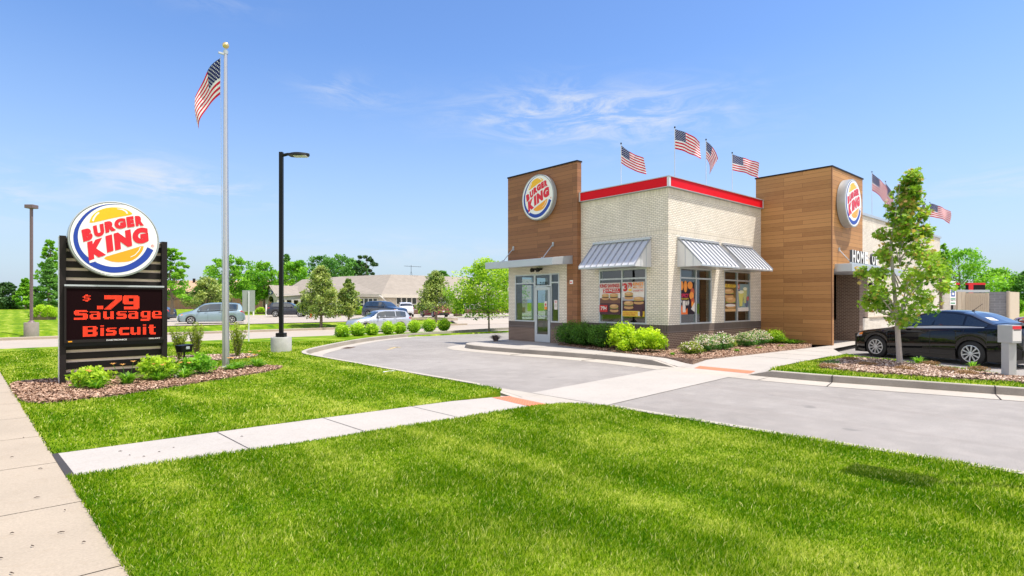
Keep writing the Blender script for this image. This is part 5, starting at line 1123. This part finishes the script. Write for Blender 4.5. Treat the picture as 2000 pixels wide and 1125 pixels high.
# flowering bushes
for i,(x,y,rx,rz_,lb) in enumerate([(14.95,8.95,.34,.20,'leftmost low flowering bush by the wall corner'),(15.9,9.05,.40,.27,'large white-flecked bush under the orange poster'),(16.95,9.1,.38,.27,'white-flecked bush below the gap between the two awnings'),(17.75,9.3,.26,.19,'small flowering bush between the two white-flecked groups'),(18.7,9.15,.40,.26,'flowering bush under the burger poster with green centre'),(19.75,9.2,.42,.27,'rightmost white-flecked bush under the shake poster')]):
    shrub('flowering_shrub',lb,(x,y,.165),rx,rz_,'olive' if i in (0,3) else 'mid',2600,.045,70+i,'white flowering bushes along the front wall',lump=.3,flower=('pinkp',.052),nf=[260,700,620,120,520,720][i],tone0=.4)
shrub('green_shrub','soft green bush between the flowering row and the orange wood tower',(20.85,9.15,.165),.42,.28,'locust',2600,.06,80,lump=.3)
def tuft(name,label,loc,h,rad,n,mat,seed,group=None,w=.012,flowers=0,cat='plant'):
    r=np.random.default_rng(seed); t=thing(name,label,cat,loc,0,group); m=n; a=r.uniform(0,6.283,m); l=h*r.uniform(.6,1.15,m); o=rad*.25*np.sqrt(r.random(m)); sp=rad*r.uniform(.3,1.1,m)
    V=np.zeros((m,7,3)); ca,sa=np.cos(a),np.sin(a); x0=o*ca;y0=o*sa
    for q,(tt,s_) in enumerate(((0,-1),(0,1),(.4,1),(.4,-1),(.75,.8),(.75,-.8),(1,0))):
        z=l*(tt*1.35-.50*tt*tt*(1+.7*(sp/rad)))
        V[:,q,0]=x0+ca*sp*tt**1.4-sa*s_*w; V[:,q,1]=y0+sa*sp*tt**1.4+ca*s_*w; V[:,q,2]=z-.01
    b=np.arange(m)[:,None]*7; F=np.concatenate([b+np.array(f) for f in ([0,1,2],[0,2,3],[3,2,4],[3,4,5],[5,4,6])],1).ravel()
    np_mesh('leaves',V.reshape(-1,3),F,3,[LM[mat]],np.repeat(r.random(m),7),t)
    for k in range(flowers):
        a=r.uniform(0,6.28); x,y=rad*r.uniform(.2,.9)*math.cos(a),rad*r.uniform(.2,.9)*math.sin(a); z=h*r.uniform(1.0,1.35); f=MB(); f.tube([(x*.2,y*.2,0),(x*.7,y*.7,z*.6),(x,y,z)],.004,LM['lily'],5,False)
        for p in range(6):
            b_=2*math.pi*p/6; rr=.055; f.poly([(x,y,z),(x+rr*.6*math.cos(b_-.4),y+rr*.6*math.sin(b_-.4),z+.022),(x+rr*math.cos(b_),y+rr*math.sin(b_),z+.028),(x+rr*.6*math.cos(b_+.4),y+rr*.6*math.sin(b_+.4),z+.022)],LM['petal'])
        f.build('flower',t)
    return t
tuft('grass_clump','bright green grass clump at the foot of the orange wood tower',(21.3,8.75,.165),.26,.5,420,'lily',90)
tuft('grass_clump','small green tuft in front of the leftmost flowering bush',(14.1,9.05,.165),.16,.10,60,'lily',91)
tuft('grass_clump','small green tuft in the mulch below the gap between the awnings',(16.7,8.45,.165),.14,.14,70,'lily',92)
tuft('grass_clump','pale tuft in the mulch under the burger poster',(18.3,8.5,.165),.12,.16,70,'olive',93)
tuft('grass_clump','pale tuft in the mulch near the rightmost flowering bush',(19.7,8.4,.165),.12,.16,70,'olive',94)
tuft('grass_clump','purple-brown grass tuft on the kerb tip left of the glass door',(14.3,17.15,.16),.36,.30,260,'purple',95,None,.008)
tuft('grass_clump','green tuft between the maple and the front door of the black car',(17.1,3.9,.16),.25,.22,34,'lily',96)
tuft('grass_clump','green tuft beside the rear wheel of the black car',(16.75,2.75,.16),.25,.16,24,'lily',97)
# low tan cushions in the mulch island
for i,(x,y,lb) in enumerate([(14.1,4.95,'leftmost brown cushion plant at the island tip'),(15.0,5.2,'dark green-brown cushion plant left of the maple trunk'),(16.3,5.2,'tan cushion plant behind the left shadow on the mulch'),(15.25,4.5,'tan cushion plant closest to the maple trunk on the left'),(14.9,3.65,'tan cushion plant right in front of the maple trunk'),(16.6,3.55,'tan cushion plant right of the maple trunk near the car'),(15.35,2.95,'tan cushion plant in the middle of the mulch island'),(16.1,2.55,'tan cushion plant in front of the rear car wheel'),(14.9,2.55,'tan cushion plant nearest the drop box')]):
    shrub('cushion_plant',lb,(x,y,.175),.20,.055,'tan' if i!=1 else 'ever',700,.03,100+i,'low cushion plants in the mulch island',lump=.15,cat='plant')
# lily bed
shrub('leafy_shrub','light green leafy bush before the left end of the price sign',(1.08,12.75,.14),.34,.20,'locust',1500,.075,110,lump=.7)
shrub('leafy_shrub','light green leafy bush before the right end of the price sign',(2.18,13.15,.14),.36,.26,'locust',1700,.075,111,lump=.7)
shrub('leafy_shrub','green leafy bush around the small floodlight post',(2.95,13.45,.14),.36,.24,'bright',1700,.075,112,lump=.7)
for i,(x,y,h,fl__,lb) in enumerate([(1.12,12.38,.26,2,'yellow-green daylily in front of the left leafy bush'),(1.62,12.7,.34,3,'tall daylily between the two leafy bushes'),(2.15,12.85,.28,3,'daylily clump in front of the right leafy bush'),(2.62,12.98,.30,2,'daylily in front of the small floodlight'),(3.2,14.3,.26,1,'daylily behind the floodlight bush, left of the flagpole'),(3.95,14.05,.25,2,'daylily just right of the flagpole foot'),(4.35,14.0,.3,3,'rightmost daylily of the bed, with pale orange flowers'),(3.75,13.85,.2,1,'low daylily in front of the flagpole')]):
    tuft('daylily',lb,(x,y,.15),h,.26,110,'lily',120+i,'daylilies around the price sign',.011,fl__)
# upright bushes behind
for i,(x,y,lb) in enumerate([(2.55,17.25,'upright bush directly beside the right post of the price sign'),(3.35,17.15,'upright bush second from the price sign'),(3.85,17.55,'upright bush third from the price sign, below the van'),(4.75,17.0,'upright bush behind the flagpole')]):
    r=np.random.default_rng(130+i); t=thing('upright_shrub',lb,'shrub',(x,y,.14),0,'upright bushes behind the flagpole'); m=MB(); P=[];T=[]
    for k in range(26):
        a=r.uniform(0,6.28); l=r.uniform(.55,1.02); e=r.uniform(.05,.52)*l*.75; ex,ey=e*math.cos(a),e*math.sin(a); m.tube([(ex*.08,ey*.08,0),(ex*.5,ey*.5,l*.55),(ex,ey,l)],[.007,.005,.002],M['bark'],4,False)
        q=r.random(75)**.8; P.append(np.stack([ex*q**1.2+r.normal(0,.025,75),ey*q**1.2+r.normal(0,.025,75),l*(.08+.92*q)],1)); T.append(.35+.3*q+r.normal(0,.15,75))
    m.build('stem',t); leafcloud('foliage',np.concatenate(P),.06,np.concatenate(T),LM['olive'],t,r,'d',.1,.5)

def at(px,d): l=(px-1000)/1105*d; return (d*FX+l*RX,d*FY+l*RY)
def zy(y,d): return 1.7-(y-590)*d/1105
TG='trees of the middle distance'
def T(px,d,ytop,ybase,wpx,shape,mat,seed,label,crownbase=.3,nl=5200,nc=60,name='tree',ls=None,cr=.2,flat=.7,tr=None,limb=True,tb=0):
    x,y=at(px,d); zb=zy(ybase,d); h=(ybase-ytop)*d/1105; w=wpx*d/1105
    return tree(name,label,'tree',(x,y,zb),h,w,h*crownbase,shape,mat,ls or max(.13,d*.0045),nl,nc,seed,TG,tr or .018*h+.02,'d',cr,flat,'bark',limb,tb)
T(627,47,523,638,80,'pyr','linden',200,'pyramidal tree on the verge behind the lamp post, the larger of the pair',.20,8000,80,'linden_tree',tb=.05)
T(680,48,546,634,50,'pyr','linden',201,'small pyramidal tree right beside the larger one on the verge',.22,4200,50,'linden_tree')
T(851,50,533,628,76,'pyr','linden',202,'pyramidal dark tree on the verge in front of the red car',.24,7000,75,'linden_tree')
T(955,32.3,512,645,150,'vase','locust',203,'bright yellow-green feathery tree just left of the restaurant',.26,11000,70,'locust_tree',None,.2,.55,.045)
T(405,66,545,604,80,'layer','linden',204,'broad low tree behind the silver-blue van, left of the flagpole',.12,5200,60,'broad_tree')
T(452,76,503,604,92,'vase','bright',205,'tall light green tree behind the flagpole',.28,6500,70,'locust_tree',None,.18,.5)
T(515,88,513,602,62,'oval','bright',206,'green tree directly left of the lamp post, behind the chapel-like porch',.2,5000,55)
T(486,92,530,602,50,'oval','bright',207,'lower bright tree between the flagpole and the lamp post',.15,4000,45)
T(336,52,486,612,72,'layer','bright',208,'feathery green tree sticking out right of the price sign',.22,5600,55,'locust_tree',None,.16,.5)
T(96,60,508,606,50,'cone','mid',209,'tall green conifer just left of the price sign',.08,6500,80,'conifer_tree',flat=.5,cr=.17,limb=False,tb=.15)
T(97,85,470,604,40,'layer','bright',210,'green treetop rising behind the conifer at the sign',.45,2600,36)
T(12,110,553,604,44,'oval','ever',211,'dark round evergreen at the left edge of the photo',.05,4200,50,'evergreen_tree')
T(-12,100,549,604,40,'cone','ever',2111,'dark evergreen cut off by the left edge of the photo',.05,3200,50,'evergreen_tree')
T(50,105,545,602,34,'pyr','bright',212,'pointed green tree behind the distant lamp post',.08,4200,50,'evergreen_tree')
T(66,120,560,602,26,'oval','ever',213,'small dark tree right of the distant lamp post',.05,2400,36,'evergreen_tree')
for i,(px,d,yt,w,mt,lb) in enumerate([(578,112,512,76,'bright','bright green rounded tree behind the left roof of the office building'),(560,120,500,40,'mid','slim darker treetop behind the lamp post'),(628,125,503,84,'mid','broad mid green tree above the long office roof'),(668,130,500,80,'mid','mid green tree behind the second pyramidal tree'),(694,135,508,60,'mid','green tree left of the open oak-like one behind the roof'),(716,122,499,52,'ever','dark open-crowned tree at the right end of the wood behind the roof'),(865,150,530,30,'mid','small treetop peeping over the office roof')]):
    T(px,d,yt,600,w,'oval' if i!=1 else 'pyr',mt,220+i,lb,.12,5200 if i!=5 else 3000,60 if i!=5 else 34,cr=.2 if i!=5 else .16)
T(1872,95,492,603,120,'oval','bright',240,'bright green tree behind the black and red menu boards',.1,6500,70)
T(1842,60,478,600,26,'oval','bright',241,'slim green tree right at the end of the cream side wall',.3,2600,40)
T(1945,110,528,603,92,'oval','bright',242,'wide green tree behind the grey block enclosure',.08,6500,70)
T(2010,105,532,603,76,'oval','mid',243,'green tree cut off by the right edge of the photo',.08,5000,60)
T(1838,30,505,600,44,'oval','maple',244,'second small maple with pinkish leaves behind the first one',.3,1500,36,ls=.12)
T(1983,70,586,612,36,'oval','bright',245,'low green bush behind the dark red car',.02,1800,30)
# hedges and distant shrub masses
def hedge(label,px0,px1,d,ytop,ybase,mat,seed,group='clipped hedges before the office building',n=2600,name='hedge'):
    r=np.random.default_rng(seed); a=at(px0,d);b=at(px1,d); zb=zy(ybase,d); h=(ybase-ytop)*d/1105; L=math.hypot(b[0]-a[0],b[1]-a[1]); t=thing(name,label,'hedge',((a[0]+b[0])/2,(a[1]+b[1])/2,zb),math.atan2(b[1]-a[1],b[0]-a[0]),group)
    q=r.uniform(-1,1,n); an=r.uniform(0,math.pi,n); env=(1-np.abs(q)**4)**.5*(.86+.14*np.sin(q*9+seed)); rad=r.uniform(.8,1.02,n)
    P=np.stack([q*L/2,np.cos(an)*h*.7*env*rad,np.sin(an)*h*env*rad],1); m=MB(); m.lathe([(.01,-L*.42),(h*.5,-L*.36),(h*.6,0),(h*.5,L*.36),(.01,L*.42)],M['bark'],10,'X'); m.build('branches',t)
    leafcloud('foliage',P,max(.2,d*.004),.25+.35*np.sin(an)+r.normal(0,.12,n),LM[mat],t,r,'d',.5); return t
hedge('long low hedge left of the dark blue vehicle',690,730,76,598,613,'box',300,n=4200)
hedge('rounded hedge between the white and red vehicles',818,850,74,597,612,'box',301)
hedge('rounded hedge right of the red vehicle behind the feathery tree',884,905,72,586,612,'box',302)
hedge('low dark hedge behind the pyramidal pair on the verge',608,690,74,601,613,'dkgreen',303,n=3600)
hedge('small clipped hedge left of the arched porch',502,516,84,600,609,'box',304,n=1200)
hedge('lime green shrubs at the foot of the tall conifer',62,108,58,595,618,'box',305,'shrub banks at the far left',4200)
hedge('low dark shrub line below the evergreens at the left edge',-40,62,112,597,605,'dkgreen',306,'shrub banks at the far left',3600)
hedge('far green bank behind the enclosure at the right edge',1890,2080,125,585,604,'mid',307,'shrub banks at the far right',4200)
hedge('far green bank left of the brick building',60,330,160,588,603,'mid',308,'shrub banks at the far left',5200)
hedge('far green bank between the brick building and the office building',480,1010,165,585,602,'mid',309,'shrub banks at the far right',6200)
for i,(px,py_,s_) in enumerate([(100,634,.5),(110,630,.6),(92,637,.35)]):
    d=1105*2.15/(py_-590); x,y=at(px,d); t=thing('rock',['pale rock left of the biggest rock, beyond the street','biggest pale rock beyond the street, next to the price sign','smallest pale rock of the three beyond the street'][i],'rock',(x,y,zy(py_,d)-.05),0,'pale rocks beyond the street'); rock(t,s_,s_*.6,s_*.45,300+i,M['stone'])

# ---------------------------------------------------------------- buildings across the street
M['shing']=plain('tan_shingles',(.30,.26,.215),.9,0,.25,1.2); M['shing2']=plain('orange_tan_shingles',(.50,.31,.19),.9,0,.15,.8)
M['stucco']=plain('pale_stucco',(.60,.55,.47),.8,0,.06,2); M['stuccog']=plain('grey_stucco',(.46,.44,.41),.8,0,.06,2)
M['rbrick']=brick('orange_brick',(.33,.145,.085),(.27,.12,.075),(.34,.27,.22),.3,.1,.014); M['wdark']=plain('dark_window',(.02,.025,.03),.1,0,.2,1)
OB=thing('office_building','long low office building with tan shingle roof and cream walls beyond the car park','office',(*at(745,80),0.0))
def wallseg(mb,a,b,z0,z1,m,th=.25):
    a=Vector((a[0],a[1],0));b=Vector((b[0],b[1],0)); d=(b-a).normalized(); n=Vector((-d.y,d.x,0))*th; p=[a,b,b+n,a+n]; mb.hexa([(q.x,q.y,z0) for q in p]+[(q.x,q.y,z1) for q in p],m)
E0=at(545,96);E1=at(745,80);E2=at(1030,95)
mb=MB(); wallseg(mb,at(560,95),E1,0,2.9,M['stucco']); wallseg(mb,E1,at(1030,95),0,2.9,M['stucco']); mb.build('wall',OB,world=True)
def on(a,b,t,off=-.03):
    d=Vector((b[0]-a[0],b[1]-a[1],0)).normalized(); n=Vector((-d.y,d.x,0))*off; return Vector((a[0]+(b[0]-a[0])*t+n.x,a[1]+(b[1]-a[1])*t+n.y,0))
mb=MB(); 
for a,b in ((at(560,95),E1),(E1,at(1030,95))):
    for t0,t1 in ((0.02,.98),): 
        p=on(a,b,t0,-.04);q=on(a,b,t1,-.04); p2=on(a,b,t0,.0);q2=on(a,b,t1,.0); mb.hexa([(p.x,p.y,0),(q.x,q.y,0),(q2.x,q2.y,0),(p2.x,p2.y,0),(p.x,p.y,.85),(q.x,q.y,.85),(q2.x,q2.y,.85),(p2.x,p2.y,.85)],M['rbrick'])
mb.build('brick_base',OB,world=True)
def win(a,b,t0,t1,z0,z1,n,root,arch=0):
    f=MB(); p=on(a,b,t0,-.10);q=on(a,b,t1,-.10);p2=on(a,b,t0,.0);q2=on(a,b,t1,.0); f.hexa([(p.x,p.y,z0),(q.x,q.y,z0),(q2.x,q2.y,z0),(p2.x,p2.y,z0),(p.x,p.y,z1),(q.x,q.y,z1),(q2.x,q2.y,z1),(p2.x,p2.y,z1)],M['whitem']); w=f.build('window',root,world=True)
    for k in range(n):
        u0=t0+(t1-t0)*(k+.12)/n;u1=t0+(t1-t0)*(k+.88)/n
        for (za_,zb_) in ((z0+.08,z0+(z1-z0)*.40),(z0+(z1-z0)*.48,z1-.08)):
            p=on(a,b,u0,-.115);q=on(a,b,u1,-.115); g=MB(); c=.25*arch*math.sin(math.pi*(k+.5)/n) if za_>z0+.5 else 0; L=root.location; g.poly([(x-L.x,y-L.y,z-L.z) for x,y,z in ((p.x,p.y,za_),(q.x,q.y,za_),(q.x,q.y,zb_+c),(p.x,p.y,zb_+c))],M['wdark']); g.build('pane',w)
A0=at(560,95)
win(A0,E1,.72,.97,.75,2.25,6,OB); win(A0,E1,.40,.62,.75,2.25,5,OB); B0=at(1030,95)
win(E1,B0,.085,.21,.6,2.35,4,OB,1); win(E1,B0,.285,.44,.6,2.2,4,OB); win(E1,B0,.50,.62,.6,2.2,4,OB); win(E1,B0,.70,.82,.6,2.2,4,OB)
# hipped roof: eaves overhang, ridge behind
def P3(px,y,d): x,yy=at(px,d); return (x,yy,zy(y,d))
mb=MB(); ev=[P3(552,570,94),P3(745,575,79),P3(1040,580,94)]; rg=[P3(590,546,99),P3(668,540,97),P3(764,536,88),P3(1040,546,104)]
mb.poly([ev[0],ev[1],rg[2],rg[1],rg[0]],M['shing']); mb.poly([ev[1],ev[2],rg[3],rg[2]],M['shing'])
bk=[P3(600,560,108),P3(764,560,106),P3(1040,566,118)]; mb.poly([rg[0],rg[1],rg[2],bk[1],bk[0]],M['shing']); mb.poly([rg[2],rg[3],bk[2],bk[1]],M['shing']); mb.build('roof',OB,world=True)
mb=MB()
for a,b in zip(ev,ev[1:]): mb.hexa([(a[0],a[1],a[2]-.42),(b[0],b[1],b[2]-.42),(b[0]+.3,b[1]+.4,b[2]-.42),(a[0]+.3,a[1]+.4,a[2]-.42),(a[0],a[1],a[2]+.02),(b[0],b[1],b[2]+.02),(b[0]+.3,b[1]+.4,b[2]-.02),(a[0]+.3,a[1]+.4,a[2]-.02)],M['stucco'])
mb.build('eaves',OB,world=True)
mb=MB(); a=P3(741,577,78.6); b=P3(752,586,79.5); c=P3(753,608,79.6); mb.tube([a,b,c],.07,M['whitem'],6); mb.build('downpipe',OB,world=True)
mb=MB(); p=Vector(P3(803,541,90)); mb.tube([p,p+Vector((0,0,1.9))],.03,M['bronze'],5); r_=Vector((RX,RY,0)); f_=Vector((FX,FY,0))
mb.tube([p+Vector((0,0,1.75))-r_*1.1,p+Vector((0,0,1.6))+r_*1.6],.025,M['bronze'],5)
for k in range(8): c=p+Vector((0,0,1.75-.05*k*.3))+r_*(-1.0+k*.36); mb.tube([c-f_*.5+r_*.1,c+f_*.5-r_*.1],.015,M['bronze'],4)
for s_ in (-1,1): mb.tube([p+Vector((0,0,.9)),p+r_*.35*s_],.015,M['bronze'],4)
mb.build('aerial',OB,world=True)
# gabled porch wing at the left end
PW=thing('porch_wing','gabled stucco porch with a dark arch and round blue emblem beside the lamp post','building',(*at(530,86),0))
a=at(518,88);b=at(541,84); c=at(585,90)
d1=Vector((b[0]-a[0],b[1]-a[1],0)); 
mb=MB(); 
def FP(u,z,off=0): p=on(a,b,u,off); return (p.x,p.y,z)
arch=[(.28,0)]+[(.5-.22*math.cos(math.pi*k/10),1.9+.75*math.sin(math.pi*k/10)) for k in range(11)]+[(.72,0)]
mb.poly([FP(0,0),FP(.28,0),FP(.28,1.9),FP(0,2.6)],M['stuccog']); mb.poly([FP(.72,0),FP(1,0),FP(1,2.6),FP(.72,1.9)],M['stuccog'])
top=[(0,2.6),(.5,4.25),(1,2.6)]
for k in range(1,11):
    u0,z0=arch[k];u1,z1=arch[k+1]; T_=lambda u: 2.6+1.65*(1-abs(u-.5)/.5)
    mb.poly([FP(u0,z0),FP(u1,z1),FP(u1,T_(u1)),FP(u0,T_(u0))],M['stuccog'])
mb.poly([FP(0,2.6),FP(.28,1.9),FP(.28,2.6+1.65*.56)],M['stuccog']); mb.poly([FP(1,2.6),FP(.72,1.9),FP(.72,2.6+1.65*.56)],M['stuccog'])
for u0,u1 in ((0,.28),(.72,1)): mb.poly([FP(u0,0,-.03),FP(u1,0,-.03),FP(u1,1.35,-.03),FP(u0,1.35,-.03)],M['rbrick'])
mb.build('gable_wall',PW,world=True)
mb=MB(); mb.poly([FP(.05,0,.9),FP(.95,0,.9),FP(.95,2.9,.9),FP(.05,2.9,.9)],M['wdark']); mb.build('dark_entry',PW,world=True)
mb=MB(); mb.poly([FP(.5+.2*math.cos(t_),3.15+.32*math.sin(t_),-.05) for t_ in np.linspace(0,6.28,20)[:-1]],plain('emblem_blue',(.04,.06,.28),.5)); mb.poly([FP(.5+.06*math.cos(t_)*1,3.15+.24*math.sin(t_),-.07) for t_ in np.linspace(0,6.28,12)[:-1]],M['whitem']); mb.poly([FP(.5+.15*math.cos(t_)*1,3.15+.07*math.sin(t_),-.075) for t_ in np.linspace(0,6.28,12)[:-1]],M['whitem']); mb.build('emblem',PW,world=True)
mb=MB(); wallseg(mb,b,at(600,92),2.0,2.95,M['stuccog']); 
for k in range(5):
    p=on(b,at(600,92),.02+k*.23,-.02); mb.box((p.x-.18,p.y-.18,0),(p.x+.18,p.y+.18,2.0),M['stuccog'])
wallseg(mb,at(548,90),at(606,97),0,2.9,M['rbrick']); mb.build('colonnade',PW,world=True)
mb=MB(); G1=FP(.5,4.3,-.3); e1=FP(1.12,2.5,-.3); e0=FP(-.12,2.5,-.3); x2=at(606,92.5); x3=at(592,97)
mb.poly([e1,(x2[0],x2[1],2.95),(x3[0],x3[1],4.4),G1],M['shing']); mb.poly([e0,G1,(x3[0],x3[1],4.4),(x3[0]-6,x3[1]+2,2.9)],M['shing']); mb.build('roof',PW,world=True)
for k,(px,lb) in enumerate([(520,'white bollard directly before the arched porch'),(495,'white bollard left of the arched porch')]):
    x,y=at(px,74); t=thing('bollard',lb,'bollard',(x,y,-.1),0,'white bollards before the arched porch'); m=MB(); m.tube([(0,0,0),(0,0,1.4)],.10,M['whitem'],10); m.lathe([(.1,1.4),(.09,1.46),(0,1.5)],M['whitem'],10); m.build('post',t)
BB=thing('brick_building','orange brick building with pale tan roof behind the silver-blue van','building',(*at(440,112),0))
mb=MB(); wallseg(mb,at(300,116),at(575,110),0,3.6,M['rbrick']); mb.build('wall',BB,world=True)
mb=MB(); wallseg(mb,at(298,115.8),at(577,109.8),3.2,3.75,M['bronze'],.3); mb.build('fascia',BB,world=True)
mb=MB(); mb.poly([P3(296,570,115),P3(580,570,109),P3(560,548,122),P3(318,548,128)],M['shing2']); mb.build('roof',BB,world=True)
mb=MB(); p=Vector(P3(379,552,124)); mb.tube([p-Vector((0,0,.4)),p+Vector((0,0,.9))],.28,M['bronze'],8); mb.build('roof_vent',BB,world=True)
# hydrant
x,y=at(607,67); t=thing('hydrant','red fire hydrant at the nose of the dark navy vehicle','hydrant',(x,y,-.1)); rp=plain('hydrant_red',(.6,.02,.015),.4)
m=MB(); m.lathe([(0,0),(.2,0),(.2,.06),(.14,.08),(.14,.62),(.17,.64),(.17,.69),(.12,.80),(.05,.88),(0,.9)],rp,16); m.build('barrel',t,smooth='auto')
m=MB(); m.lathe([(0,-.25),(.07,-.25),(.07,.25),(0,.25)],M['whitem'],10,'X',(0,0,.5)); m.build('outlet',t)

# ---------------------------------------------------------------- right-hand background: enclosure and menu boards
EN=thing('bin_enclosure','cream bin enclosure with ribbed gate and grey block wall behind the black sedan','enclosure',(*at(1900,45),0))
crm=plain('cream_panel',(.60,.50,.37),.7,0,.06,3); M['cmu']=brick('grey_block',(.22,.22,.23),(.26,.26,.27),(.34,.34,.34),.4,.2,.012)
def seg(px0,px1,d0,d1,z1,m,n,th=.2,z0=0):
    mb=MB(); wallseg(mb,at(px0,d0),at(px1,d1),z0,z1,m,th); mb.build(n,EN,world=True)
seg(1836,1871,45,45,2.5,M['cream'],'brick_wall'); seg(1871,1878,44.8,44.8,2.52,crm,'post'); seg(1879,1886,45,45,2.52,crm,'post'); seg(1886,1932,45.1,44.6,2.42,crm,'gate',.1,.1)
mb=MB()
a=at(1886.5,45.0);b=at(1931.5,44.5)
for k in range(11): p=on(a,b,(k+.5)/11,-.02); q=on(a,b,(k+.5)/11,.03); mb.box((min(p.x,q.x)-.045,min(p.y,q.y)-.045,.15),(max(p.x,q.x)+.045,max(p.y,q.y)+.045,2.38),crm)
mb.build('gate_rib',EN,world=True)
seg(1932,1970,44.6,44.0,2.5,M['cmu'],'block_wall'); seg(1970,1973,43.8,43.8,2.55,crm,'post'); seg(1973,1991,44,46,2.5,crm,'side_wall'); seg(1868,1990,45.3,44.6,2.6,M['conc2'],'coping',.12,2.5) if False else None
for k,(px,w,lb) in enumerate([(1858,26,'left black menu board with red top above the bin enclosure'),(1905,32,'right black menu board with red top and red side')]):
    x,y=at(px,58); t=thing('menu_board',lb,'menu board',(x,y,0),azR,'menu boards in the drive-through lane'); W_=w*58/1105
    m=MB(); m.box((-W_/2,-.2,2.45),(W_/2,.2,zy(556.5,58)),M['black']); m.build('housing',t)
    m=MB(); m.box((-W_/2-.02,-.22,zy(556.5,58)),(W_/2+.02,.22,zy(552.5,58)),M['lred']); m.build('red_top',t)
    if k: m=MB(); m.box((-W_/2-.02,-.23,2.5),(-W_/2+.45,-.2,zy(556.5,58)),M['lred']); m.build('red_panel',t)
    m=MB(); m.box((-.2,-.1,0),(.2,.1,2.45),M['black']); m.build('post',t)
x,y=at(1882,54); t=thing('lane_canopy','flat pale grey canopy slab under the black menu boards','canopy',(x,y,0),azR); m=MB(); m.box((-2.3,-.6,2.62),(2.0,.6,2.86),M['silver']); m.build('slab',t)
for s_ in (-1.6,1.6): m=MB(); m.box((s_-.08,-.08,0),(s_+.08,.08,2.62),M['bronze']); m.build('post',t)
# twigs and bits of bark on the sidewalk, one small tree shadow source is the lamp out of frame
r=random.Random(5)
tw=plain('twig',(.06,.04,.03),.9)
spots=[(.0,7.6),(-.1,6.5),(-.35,6.0),(-.1,5.4),(-.25,5.6),(-.35,5.35),(.0,5.1),(-.05,4.65),(.1,4.75),(0,4.35),(.25,4.9),(.2,6.9),(.35,4.6),(.15,5.9),(-.2,9.2),(.1,8.6),(.9,6.9),(1.0,6.75),(1.15,6.85),(1.3,6.95),(.85,7.15),(2.0,7.0),(.3,5.4),(.42,6.0)]
for i,(x,y) in enumerate(spots):
    l=r.uniform(.008,.020); a=r.uniform(-.6,.6)-.72; t=MB(); t.tube([(-l,0,.006),(0,r.uniform(-.006,.006),.010),(l,0,.006)],[.002,.004,.002],tw,5); o=t.build('twig'); o.location=(x,y,.135); o.rotation_euler=(0,0,a)
    tag(o,'small dark twig lying on the pale concrete','twig','twigs scattered on the sidewalk')
# the car-park lamp standing just right of the frame whose shadow falls on the lawn
t=thing('street_lamp','black lamp post on the lawn just outside the right edge of the photo','street lamp',(6.95,-.12,.14),0)
m=MB(); m.box((-.03,-.03,0),(.03,.03,4.45),M['black']); m.build('pole',t); m=MB(); m.box((-.20,-.10,4.38),(.24,.52,4.60),M['black']); m.build('lamp_head',t,bevel=.03)
# small things on the drive and the lawn
mb=MB(); mb.box((-.32,-.16,.004),(.32,.16,.010),plain('rusty_iron',(.22,.13,.08),.8,.2,.3,20))
for i in range(7): mb.box((-.28+i*.085,-.12,.010),(-.25+i*.085,.12,.0125),M['aspf'])
o=mb.build('drain_grate'); o.location=(9.35,19.75,.002); o.rotation_euler=(0,0,R(44)); tag(o,'rusty drain grate in the gutter of the curved drive near the lamp post','drain')
mb=MB()
fy_=plain('faded_yellow',(.52,.40,.20),.9,0,.2,9)
for (a,b,w) in (((10.0,18.0),(10.9,18.9),.05),((10.9,18.9),(10.55,18.85),.04),((10.9,18.9),(10.85,18.55),.04)):
    d=Vector((b[0]-a[0],b[1]-a[1],0)).normalized(); n=Vector((-d.y,d.x,0))*w; A,B=Vector((*a,.005)),Vector((*b,.005)); mb.poly([A+n,B+n,B-n,A-n],fy_)
struct(mb,'lane_arrow')
mb=MB(); mb.poly([(-.16,-.03,.19),(.0,-.05,.205),(.17,-.02,.19),(.1,.03,.2),(-.12,.04,.195)],M['paper']); mb.poly([(-.16,-.03,.188),(.0,-.05,.203),(.17,-.02,.188),(.1,.03,.198),(-.12,.04,.193)][::-1],M['paper'])
o=mb.build('litter'); o.location=(6.15,11.0,0); tag(o,'crumpled strip of white paper lying on the lawn beside the drive','litter')

fan([(5.95,5.95),(6.88,5.95),(6.88,8.75),(6.3,8.75),(6.0,7.3)],.013,M['conc'],'kerb_apron')
